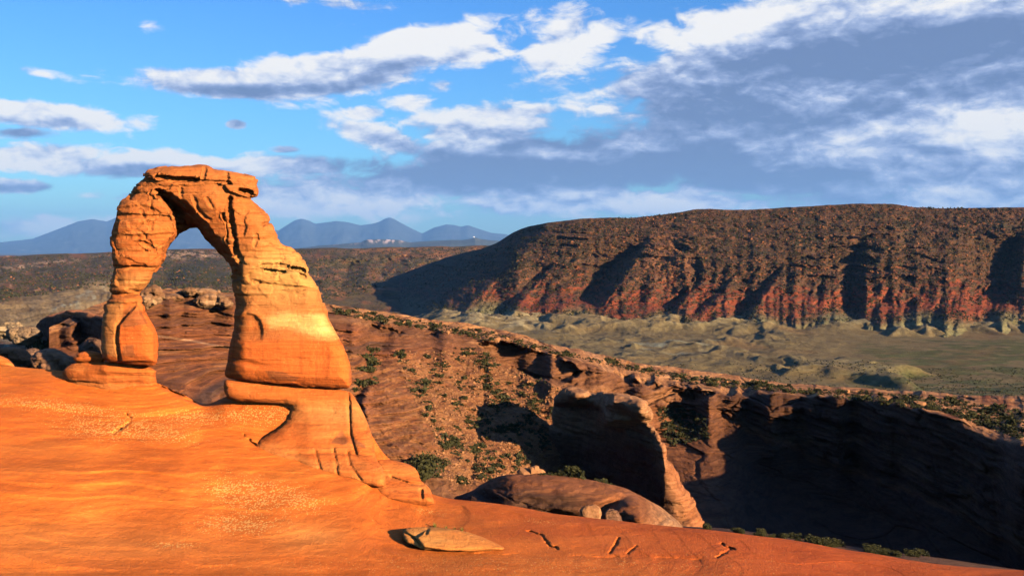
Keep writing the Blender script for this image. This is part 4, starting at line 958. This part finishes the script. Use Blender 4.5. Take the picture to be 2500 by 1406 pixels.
simple_rock('sandstone_dome', DOME, 118, .17, dome_front, 9.0, M_fin, ((0.24, 0.078, 0.028), (0.30, 0.10, 0.038)), 'rounded brown rock dome in front of the dark fin', 'rock dome', R=4.0, amp=.5, beds=1.3, s=.6, dip=.2, block=.12, hook=dome_col)
simple_rock('boulder', [(1416, 1248), (1428, 1236), (1450, 1235), (1468, 1246), (1464, 1268), (1462, 1296), (1470, 1400), (1410, 1400), (1432, 1296), (1430, 1276)], 104, .08, 1.5, 1.5, M_fin, ((0.42, 0.19, 0.08), (0.42, 0.19, 0.08)), 'pointed tan rock knob, left one of the pair below the dome', 'rock', R=.5, amp=1.0, block=.5)
simple_rock('boulder', [(1472, 1262), (1480, 1246), (1502, 1242), (1516, 1252), (1520, 1280), (1524, 1400), (1468, 1400), (1474, 1298)], 105, .08, 1.4, 1.4, M_fin, ((0.20, 0.09, 0.05), (0.22, 0.10, 0.05)), 'squat brown rock knob, right one of the pair below the dome', 'rock', R=.5, amp=1.0, block=.5)
def butte_front(px, py):
    return 8 - np.interp(px, [80, 250, 300], [-3, 9, 10]) * 0 - sst(140, 80, px) * 5 + fbm(px * .02, py * .03, o=3) * 1.5 + np.interp(px, [80, 260], [-30, 8])
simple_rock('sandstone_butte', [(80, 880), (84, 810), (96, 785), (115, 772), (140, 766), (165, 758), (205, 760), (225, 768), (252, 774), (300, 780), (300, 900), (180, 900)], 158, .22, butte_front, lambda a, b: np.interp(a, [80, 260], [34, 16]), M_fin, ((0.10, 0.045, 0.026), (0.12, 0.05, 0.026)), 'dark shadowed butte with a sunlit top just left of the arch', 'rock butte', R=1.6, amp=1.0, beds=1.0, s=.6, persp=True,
            hook=lambda c, px, py, V, n: mixc(c, (0.42, 0.15, 0.06), sst(778, 768, py)))  # sun on the crest painted in as a lighter top
# boulders of the left gully
k = 0
for (cx, cy, w, hh, Y0, cc, lb) in [(30, 880, 62, 46, 128, (0.24, 0.10, 0.045), 'creased brown boulder at the left edge below the green shrubs'), (85, 878, 30, 30, 140, (0.14, 0.07, 0.04), 'small dark boulder between two larger boulders left of the arch'), (130, 885, 55, 34, 118, (0.26, 0.12, 0.06), 'pinkish boulder right below the shrubs left of the arch'),
                                    (60, 818, 40, 26, 170, (0.26, 0.16, 0.09), 'pale round boulder up the gully left of the dark butte'), (20, 805, 36, 18, 190, (0.30, 0.20, 0.11), 'flat pale boulder high in the gully at the left edge'), (228, 850, 30, 26, 122, (0.17, 0.08, 0.045), 'dark boulder wedged between the butte and the arch foot'), (-90, 870, 60, 40, 130, (0.2, .1, .055), 'brown boulder just beyond the left edge')]:
    pl = [(cx + w * (1 + .18 * sin(3 * a + k)) * cos(a), cy + hh * (1 + .15 * cos(2 * a + k * 2)) * (sin(a) if sin(a) > 0 else .8 * sin(a))) for a in np.linspace(0, 2 * pi, 14, endpoint=False)]; k += 1
    simple_rock('boulder', pl, Y0, .14, lambda a, b: 2.6 + 0 * a + fbm(a * .03 + k, b * .03, o=3) * 1.5, 3.0, M_fin, (cc, tuple(np.array(cc) * 1.25)), lb, 'boulder', R=1.8, amp=1.3, beds=.9, s=.8, block=.9)
# knobby boulders on the ridge behind the arch
for (cx, cy, w, hh, Y0, lb) in [(372, 722, 26, 24, 183, 'tan knob boulder on the ridge seen beside the left leg'), (355, 735, 18, 20, 180, 'dark knob boulder touching the left leg on the ridge'), (500, 716, 34, 12, 198, 'wide flat boulder on the ridge inside the arch opening'), (462, 712, 20, 10, 197, 'small tan boulder left of the flat one inside the arch opening'), (505, 735, 28, 15, 192, 'rounded boulder below the flat one inside the arch opening'), (545, 738, 22, 14, 192, 'boulder next to the right leg inside the arch opening'), (420, 728, 26, 9, 192, 'low ledge boulder in the middle of the arch opening'), (1402, 938, 14, 14, 236, 'stacked knob rock behind the top of the fin')]:
    pl = [(cx + w * (1 + .18 * sin(3 * a + k)) * cos(a), cy + hh * (1 + .15 * cos(2 * a + k * 2)) * sin(a)) for a in np.linspace(0, 2 * pi, 14, endpoint=False)]; k += 1
    simple_rock('boulder', pl, Y0, .18, lambda a, b: 1.8 + 0 * a + fbm(a * .05 + k, b * .05, o=3) * 1.2, 4.0, M_fin, ((0.22, 0.10, 0.045), (0.40, 0.22, 0.11)), lb, 'boulder', R=1.4, amp=1.2, beds=.9, s=.7, block=.8)

# ================================================================== vegetation and rubble
def leafy(nf, r, zf=.75, leaf=.16, lobes=5, seed=0):
    g = np.random.default_rng(seed)
    cen = g.normal(size=(lobes, 3)) * [.42, .42, .22] * r; cen[:, 2] = np.abs(cen[:, 2]) + .45 * r * zf; rad = g.uniform(.38, .62, lobes) * r
    i = g.integers(0, lobes, nf); d = g.normal(size=(nf, 3)); d /= np.linalg.norm(d, axis=1, keepdims=True)
    p = cen[i] + d * rad[i, None] * g.uniform(.55, 1.08, (nf, 1)) * [1, 1, zf]
    p[:, 2] = np.maximum(p[:, 2], .04 * r)
    a = g.normal(size=(nf, 3)); a /= np.linalg.norm(a, axis=1, keepdims=True); b = np.cross(a, g.normal(size=(nf, 3))); b /= np.linalg.norm(b, axis=1, keepdims=True)
    s = leaf * r * g.uniform(.6, 1.4, (nf, 1))
    V = np.stack([p - a * s, p + b * s * .8, p + a * s, p - b * s * .8], 1).reshape(-1, 3)
    return V.astype(np.float32), np.arange(nf * 4, dtype=np.int32).reshape(-1, 4)
def stone(seed, sub=1):
    g = np.random.default_rng(seed); V, T = uvsphere(1.0, 7, 5)
    pl = g.normal(size=(7, 3)); pl /= np.linalg.norm(pl, axis=1, keepdims=True); dd = g.uniform(.5, .85, 7)
    for n_, d_ in zip(pl, dd):
        s = V @ n_ - d_; V = V - np.maximum(s, 0)[:, None] * n_
    V *= g.uniform([.8, .6, .45], [1.2, .9, .8]); return V.astype(np.float32), T
def trunk(r, h, seed):
    g = np.random.default_rng(seed); V = []; T = []; n = 5
    for b in range(3):
        ax = g.normal(size=2) * .35 * h; o0 = len(V)
        for i, t in enumerate((0, .5, 1)):
            for j in range(n):
                a = 2 * pi * j / n; rr = r * (1 - .65 * t); V.append((ax[0] * t + rr * cos(a), ax[1] * t + rr * sin(a), h * t - .1))
        for i in range(2):
            for j in range(n):
                a = o0 + i * n + j; b_ = o0 + i * n + (j + 1) % n; T.append((a, b_, b_ + n, a + n))
    return np.array(V, np.float32), np.array(T, np.int32)
leaf_meshes = [mesh_from('shrub_foliage', *leafy(170, 1.0, .8, .17, 6, s), smooth=False) for s in range(6)]
trunk_meshes = [mesh_from('shrub_stem', *trunk(.09, .8, s), smooth=True) for s in range(6)]
big_leaf = [mesh_from('juniper_foliage', *leafy(900, 1.0, .85, .085, 9, 40 + s), smooth=False) for s in range(4)]
tuft_meshes = []
for s in range(3):
    g = np.random.default_rng(80 + s); nb = 60; a = g.uniform(0, 2 * pi, nb); r0 = g.uniform(0, .25, nb); ln = g.uniform(.5, 1, nb); lean = g.uniform(.1, .6, nb)
    b0 = np.stack([r0 * np.cos(a), r0 * np.sin(a), 0 * a - .05], 1); tp_ = b0 + np.stack([np.cos(a) * lean, np.sin(a) * lean, ln], 1); sd = np.stack([-np.sin(a), np.cos(a), 0 * a], 1) * .035
    V = np.stack([b0 - sd, b0 + sd, tp_], 1).reshape(-1, 3); tuft_meshes.append(mesh_from('grass_blade_tuft', V, np.arange(nb * 3).reshape(-1, 3), smooth=False))
for m_ in leaf_meshes + big_leaf: m_.materials.append(M_leaf)
for m_ in trunk_meshes: m_.materials.append(M_wood)
for m_ in tuft_meshes: m_.materials.append(M_grass)
stone_meshes = [mesh_from('rubble_boulder', *stone(s), smooth=False) for s in range(10)]
for m_ in stone_meshes: m_.materials.append(M_stone)

def put_shrub(p, r, label, group, big=False, grass=False, cat='shrub', name='desert_shrub'):
    if grass:
        o = link('grass_tuft', random.choice(tuft_meshes), loc=(float(p[0]), float(p[1]), float(p[2]))); o.scale = (r, r, r); tag(o, label, 'grass tuft', group); return
    e = empty(name, (float(p[0]), float(p[1]), float(p[2]) - .08 * r)); e.rotation_euler[2] = random.uniform(0, 6.28); s = r * random.uniform(.9, 1.1); e.scale = (s * random.uniform(.9, 1.2), s * random.uniform(.9, 1.2), s)
    tag(e, label, cat, group); i = random.randrange(4)
    link('foliage', (big_leaf if big else leaf_meshes)[i], parent=e); link('stem', trunk_meshes[i], parent=e)
def inpoly(n, poly, g, dens=None):
    P = np.array(poly, float); out = np.zeros((0, 2))
    while len(out) < n:
        q = g.uniform(P.min(0), P.max(0), (n * 3, 2)); q = q[polysd(q[:, 0], q[:, 1], P) < 0]
        if dens is not None: q = q[g.uniform(0, 1, len(q)) < dens(q[:, 0], q[:, 1])]
        out = np.concatenate([out, q])
    return out[:n]
def merge(base_list, P, S, rot, g, flat=None):
    """merge scaled copies of base meshes into arrays"""
    VV, QQ = [], []; o = 0; pick = g.integers(0, len(base_list), len(P))
    for b in range(len(base_list)):
        V, Q = base_list[b]; m = pick == b; n = m.sum()
        if n == 0: continue
        c, s = np.cos(rot[m]), np.sin(rot[m])
        W = np.stack([V[None, :, 0] * c[:, None] - V[None, :, 1] * s[:, None], V[None, :, 0] * s[:, None] + V[None, :, 1] * c[:, None], np.repeat(V[None, :, 2], n, 0)], -1) * S[m][:, None, :] + P[m][:, None, :]
        VV.append(W.reshape(-1, 3)); QQ.append((Q[None] + (np.arange(n) * len(V))[:, None, None] + o).reshape(-1, Q.shape[1])); o += n * len(V)
    return np.concatenate(VV), np.concatenate(QQ)
g = np.random.default_rng(5)
# --- shrubs one can single out
put_shrub(shG.at(118, 862), 3.0, 'largest green shrub among the boulders left of the arch', None, True, name='juniper_shrub')
put_shrub(shG.at(150, 858), 2.6, 'bushy green shrub second from the left below the dark butte', None, True, name='juniper_shrub')
put_shrub(shG.at(178, 872), 2.2, 'green shrub nearest the small rounded rock by the arch', None, True, name='juniper_shrub')
put_shrub(shG.at(95, 848), 2.0, 'green shrub highest up in the gully left of the arch', None, True, name='juniper_shrub')
put_shrub(shC.at(1040, 1165), 3.0, 'tall dark green juniper right of the arch pedestal', None, True, cat='juniper', name='juniper_shrub')
put_shrub(shC.at(1030, 1140), 2.4, 'dark green juniper just above the tall one by the pedestal', None, True, cat='juniper', name='juniper_shrub')
for i, (a, b) in enumerate([(1062, 1288), (1088, 1291), (1108, 1293), (1128, 1296)]):
    P0 = shS.at(a, b - 2); put_shrub((P0[0], P0[1] - .2, P0[2]), [.5, .32, .28, .38][i], 'small grass tuft on the upper edge of the pale rock slab', 'grass tufts behind the flat slab', grass=True)
px = np.arange(1600, 2560, 4.0)
st = {1600: [(1282, 118), (1292, 108), (1420, 98)], 1750: [(1288, 118), (1300, 108), (1430, 98)], 1900: [(1305, 117), (1318, 107), (1450, 97)], 2050: [(1330, 116), (1344, 106), (1480, 96)], 2200: [(1350, 114), (1364, 104), (1490, 94)], 2560: [(1398, 110), (1412, 100), (1520, 90)]}
py, Y = knot_sheet(px, st, [8, 8]); PX = px[None] + 0 * py; Y = Y + fbm(PX * .03, py * .05, o=3) * 1.0
shT = Sheet(px, py, Y, back=[(2, 1), (6, 8), (8, 24)])  # ledge added so the brush stands clear of the alcove's shadow
shT.build('added_brush_ledge', M_mid, np.zeros(py.shape + (3,), np.float32) + np.array((0.16, 0.07, 0.035), np.float32)); tag(bpy.data.objects['added_brush_ledge'], 'narrow added ledge holding the brush in sunlight below the slickrock edge', kind='structure')
def size(r, t1, t2): return 'small' if r < t1 else ('medium' if r < t2 else 'large')
# canyon bottom brush behind the slab edge, raised onto the added ledge
lo = np.concatenate([inpoly(34, [(1790, 1292), (1900, 1304), (2020, 1326), (2060, 1332), (2070, 1342), (1900, 1316), (1790, 1300)], g), inpoly(16, [(2120, 1340), (2260, 1352), (2260, 1362), (2110, 1352)], g)])
for (a, b) in lo:
    r_ = g.uniform(.28, .75) * (1.25 if a > 1950 else .8); sz = size(r_, .45, .65); pl = 'nearest the fin' if a < 1880 else ('in the middle of the strip' if a < 1990 else ('at the widest clump' if a < 2100 else 'in the small separate clump at the right'))
    put_shrub(shT.at(a, b), r_, '%s sunlit brush beyond the slickrock edge, %s' % (sz, pl), '%s edge brush %s' % (sz, pl), True)
put_shrub(shT.at(1727, 1290), .55, 'bright green bush at the foot of the fin', None, True)
dm = inpoly(26, [(1320, 1145), (1380, 1132), (1440, 1150), (1500, 1185), (1480, 1190), (1400, 1172), (1325, 1168)], g)
for (a, b) in dm: put_shrub(at(a, b + 8, 121.5), g.uniform(.4, .85), ('low green shrub on the left crest of the dome below the fin' if a < 1385 else ('low green shrub on the middle of the dome crest below the fin' if a < 1440 else 'low green shrub trailing down the right side of the dome crest')), 'dome shrubs %s' % ('left' if a < 1385 else ('middle' if a < 1440 else 'right')))
# --- rubble slope: individual shrubs and boulders
slope = [(960, 860), (1150, 850), (1330, 930), (1380, 960), (1330, 1130), (1290, 1150), (1130, 1185), (1060, 1160), (1060, 1060), (1000, 960)]
slope2 = [(1600, 990), (1720, 1010), (1730, 1070), (1640, 1090), (1615, 1060)]
bench = [(810, 752), (1000, 782), (1200, 812), (1400, 866), (1600, 905), (1800, 930), (2000, 952), (2250, 968), (2495, 1000), (2495, 1075), (2300, 1005), (2000, 965), (1700, 940), (1400, 875), (1100, 815), (900, 785), (810, 765)]
clump = lambda a, b: np.clip(.12 + 2.2 * fbm(a * .018 + 5, b * .018, o=3), .03, 1)
S1 = inpoly(150, slope, g, clump); S2 = inpoly(18, slope2, g); S3 = inpoly(122, bench, g)
def where(a, b):
    v = 'upper' if b < 930 else ('middle' if b < 1060 else 'lower'); h = 'left' if a < 1120 else ('centre' if a < 1240 else 'right')
    return '%s %s of the rubble slope' % (v, h)
def size(r, t1, t2): return 'small' if r < t1 else ('medium' if r < t2 else 'large')
for (a, b) in S1:
    r_ = g.uniform(.35, 1.0); sz = size(r_, .55, .8); put_shrub(shC.at(a, b), r_, '%s dark green shrub on the %s' % (sz, where(a, b)), '%s shrubs, %s' % (sz, where(a, b)))
for (a, b) in S2:
    pl = 'upper' if b < 1025 else 'lower'; put_shrub(shC.at(a, b), g.uniform(.6, 1.3), 'dark shrub on the %s part of the rubble patch right of the fin' % pl, '%s shrubs right of the fin' % pl)
def bench_place(a):
    for x, n_ in ((1000, 'just right of the arch'), (1300, 'above the rubble slope'), (1600, 'above the fin'), (1900, 'right of the fin'), (2200, 'above the dark alcove'), (9999, 'at the far right end')):
        if a < x: return n_
for (a, b) in S3:
    r_ = g.uniform(.5, 1.4); sz = size(r_, .8, 1.1); put_shrub(shC.at(a, b), r_, '%s green shrub on the slickrock bench %s' % (sz, bench_place(a)), '%s bench shrubs %s' % (sz, bench_place(a)))
for (a, b) in inpoly(10, [(900, 860), (940, 850), (890, 960), (865, 985), (862, 930)], g): put_shrub(shC.at(a, b), g.uniform(1.0, 1.8), 'dark shrub in the gully right behind the right leg', 'shrubs in the gully behind the arch')
B1 = inpoly(230, slope, g, lambda a, b: np.clip(.25 + gauss(a, b, 1150, 1000, 130, 130), 0, 1)); B2 = inpoly(20, [(880, 920), (920, 900), (935, 1000), (900, 1010)], g); B3 = inpoly(50, bench, g)
for arr, lb, gp in ((B1, 'angular tan boulder strewn on the rubble slope', 'boulders on the rubble slope'), (B2, 'small boulder in the chute right of the arch leg', 'boulders in the chute'), (B3, 'loose tan boulder on the slickrock bench', 'boulders along the ridge bench')):
    for (a, b) in arr:
        p = shC.at(a, b); r = float(np.clip(g.lognormal(-.68, .5), .3, 1.6)); sz = size(r, .4, .7)
        if arr is B1: lb = '%s angular tan boulder on the %s' % (sz, where(a, b)); gp = '%s boulders, %s' % (sz, where(a, b))
        if arr is B3: lb = '%s loose tan boulder on the slickrock bench %s' % (sz, bench_place(a)); gp = '%s bench boulders %s' % (sz, bench_place(a)); o = link('boulder', random.choice(stone_meshes), loc=(float(p[0]), float(p[1]), float(p[2]) + .15 * r)); o.scale = (r, r, r); o.rotation_euler = (g.uniform(-.4, .4), g.uniform(-.4, .4), g.uniform(0, 6.28)); tag(o, lb, 'boulder', gp)
for k_i, (a, b, r) in enumerate([(1285, 1150, 1.3), (1300, 1142, .9), (1315, 1148, 1.1), (1308, 1136, .7)]):
    p = at(a, b + 9, 122.5); o = link('boulder', stone_meshes[k_i], loc=p); o.scale = (r, r, r * 1.2); tag(o, ['largest of the reddish rocks clustered at the left foot of the fin', 'reddish rock behind the largest one at the left foot of the fin', 'rightmost reddish rock at the left foot of the fin', 'smallest reddish rock on top of the cluster by the fin'][k_i], 'boulder')
# --- uncountable cover
small_stone = [stone(100 + s) for s in range(5)]; small_leaf = [leafy(14, 1.0, .8, .42, 3, 60 + s) for s in range(4)]; tiny_leaf = [leafy(6, 1.0, .85, .62, 2, 70 + s) for s in range(4)]
def tetra(s):
    g_ = np.random.default_rng(s); V = np.array([(1, 0, 0), (-.6, .8, 0), (-.5, -.9, 0), (0, 0, 1.0), (0, 0, -.4)], np.float32) * g_.uniform(.7, 1.2, (5, 3)).astype(np.float32)
    return V, np.array([(0, 1, 3), (1, 2, 3), (2, 0, 3), (1, 0, 4), (2, 1, 4), (0, 2, 4)], np.int32)
tets = [tetra(s) for s in range(5)]
def stuff(name, label, base, P, S, mat, zoff=0.0):
    P = np.array(P, np.float32); P[:, 2] += zoff * S; SS = np.stack([S * g.uniform(.8, 1.3, len(S)), S * g.uniform(.8, 1.3, len(S)), S * g.uniform(.6, 1.1, len(S))], 1)
    V, Q = merge(base, P, SS, g.uniform(0, 6.28, len(S)), g); o = link(name, mesh_from(name, V, Q, smooth=False), mat); tag(o, label, kind='stuff'); return o
q = inpoly(8000, slope, g); stuff('rubble', 'fine stony rubble on the canyon slope', tets, shC.many(q[:, 0], q[:, 1]), np.clip(g.lognormal(-1.9, .5, len(q)), .06, .6), M_stone)
q = inpoly(900, slope + [], g, clump); q2 = inpoly(1700, bench, g); q = np.concatenate([q, q2, inpoly(500, slope2, g)]); stuff('low_scrub', 'low scrub covering the canyon slope and bench', small_leaf, shC.many(q[:, 0], q[:, 1]), np.clip(g.lognormal(-1.0, .35, len(q)), .2, .8), M_brush)
mesa_poly = [(1190, 612), (1275, 562), (1450, 536), (1700, 515), (1850, 515), (2100, 500), (2500, 512), (2700, 520), (2700, 780), (2000, 785), (1600, 790), (1100, 765), (900, 735), (1010, 670)]
dn = lambda a, b: np.clip(.62 + 1.5 * fbm(a * .02, b * .05, o=3) - .35 * sst(660, 720, b) * sst(800, 770, b), .06, 1)
q = inpoly(22000, mesa_poly, g, dn); stuff('mesa_scrub', 'dark scrub dotting the mesa slopes', tiny_leaf, shM.many(q[:, 0], q[:, 1]), g.uniform(.6, 1.7, len(q)), M_brush)
dn2 = lambda a, b: np.clip(.5 + 1.6 * fbm(a * .03 + 8, b * .07, o=3) - .8 * sst(670, 720, b), .03, 1)
q = inpoly(9000, mesa_poly, g, dn2); stuff('mesa_rubble', 'broken rocks littering the mesa slopes', tets, shM.many(q[:, 0], q[:, 1]), np.clip(g.lognormal(-.1, .45, len(q)), .4, 3), M_stone2)
plat_poly = [(-300, 632), (0, 628), (250, 619), (400, 612), (900, 609), (1180, 604), (1000, 660), (880, 720), (780, 740), (400, 720), (250, 700), (0, 735), (-300, 760)]
q = inpoly(9000, plat_poly, g, lambda a, b: np.clip(.6 + 1.3 * fbm(a * .02, b * .06 + 7, o=3), .05, 1)); stuff('plateau_scrub', 'dark scrub covering the back plateau', tiny_leaf, shP.many(q[:, 0], q[:, 1]), g.uniform(1.1, 2.6, len(q)), M_brush)
q = inpoly(1400, plat_poly, g, lambda a, b: np.clip(.4 + 1.6 * fbm(a * .03, b * .07, o=3), .02, 1)); stuff('plateau_rubble', 'pale rocks scattered on the back plateau', tets, shP.many(q[:, 0], q[:, 1]), np.clip(g.lognormal(.4, .4, len(q)), .8, 3.5), M_stone2)
ri = g.integers(150, 238, 9000); ci = g.integers(0, valP.shape[1], 9000); ok = g.uniform(0, 1, 9000) < np.clip(.35 + fbm(ci * .02, ri * .05, o=3) + .4 * (ri > 200), 0, 1)
stuff('sage_flats', 'low sagebrush on the valley floor', tiny_leaf, valP[ri[ok], ci[ok]], g.uniform(.35, .9, ok.sum()), M_brush)

# ================================================================== haze
def add_haze():
    x0, x1, y0, y1, z0, z1 = -60000, 60000, -4000, 66000, -760, 1900
    V = np.array([(x, y, z) for x in (x0, x1) for y in (y0, y1) for z in (z0, z1)], np.float32)
    Q = np.array([(0, 1, 3, 2), (4, 6, 7, 5), (0, 4, 5, 1), (2, 3, 7, 6), (0, 2, 6, 4), (1, 5, 7, 3)], np.int32)
    m = bpy.data.materials.new('haze'); m.use_nodes = True; t = NT(m.node_tree); t.n.clear()
    out = t.new('ShaderNodeOutputMaterial'); v = t.new('ShaderNodeVolumePrincipled'); t.l.new(v.outputs[0], out.inputs['Volume'])
    v.inputs['Color'].default_value = (0.20, 0.46, 1.0, 1); v.inputs['Density'].default_value = 1.9e-5; v.inputs['Anisotropy'].default_value = 0.0
    o = link('haze', mesh_from('haze', V, Q, smooth=False), m); tag(o, 'thin blue haze over the far land', kind='stuff')
add_haze()
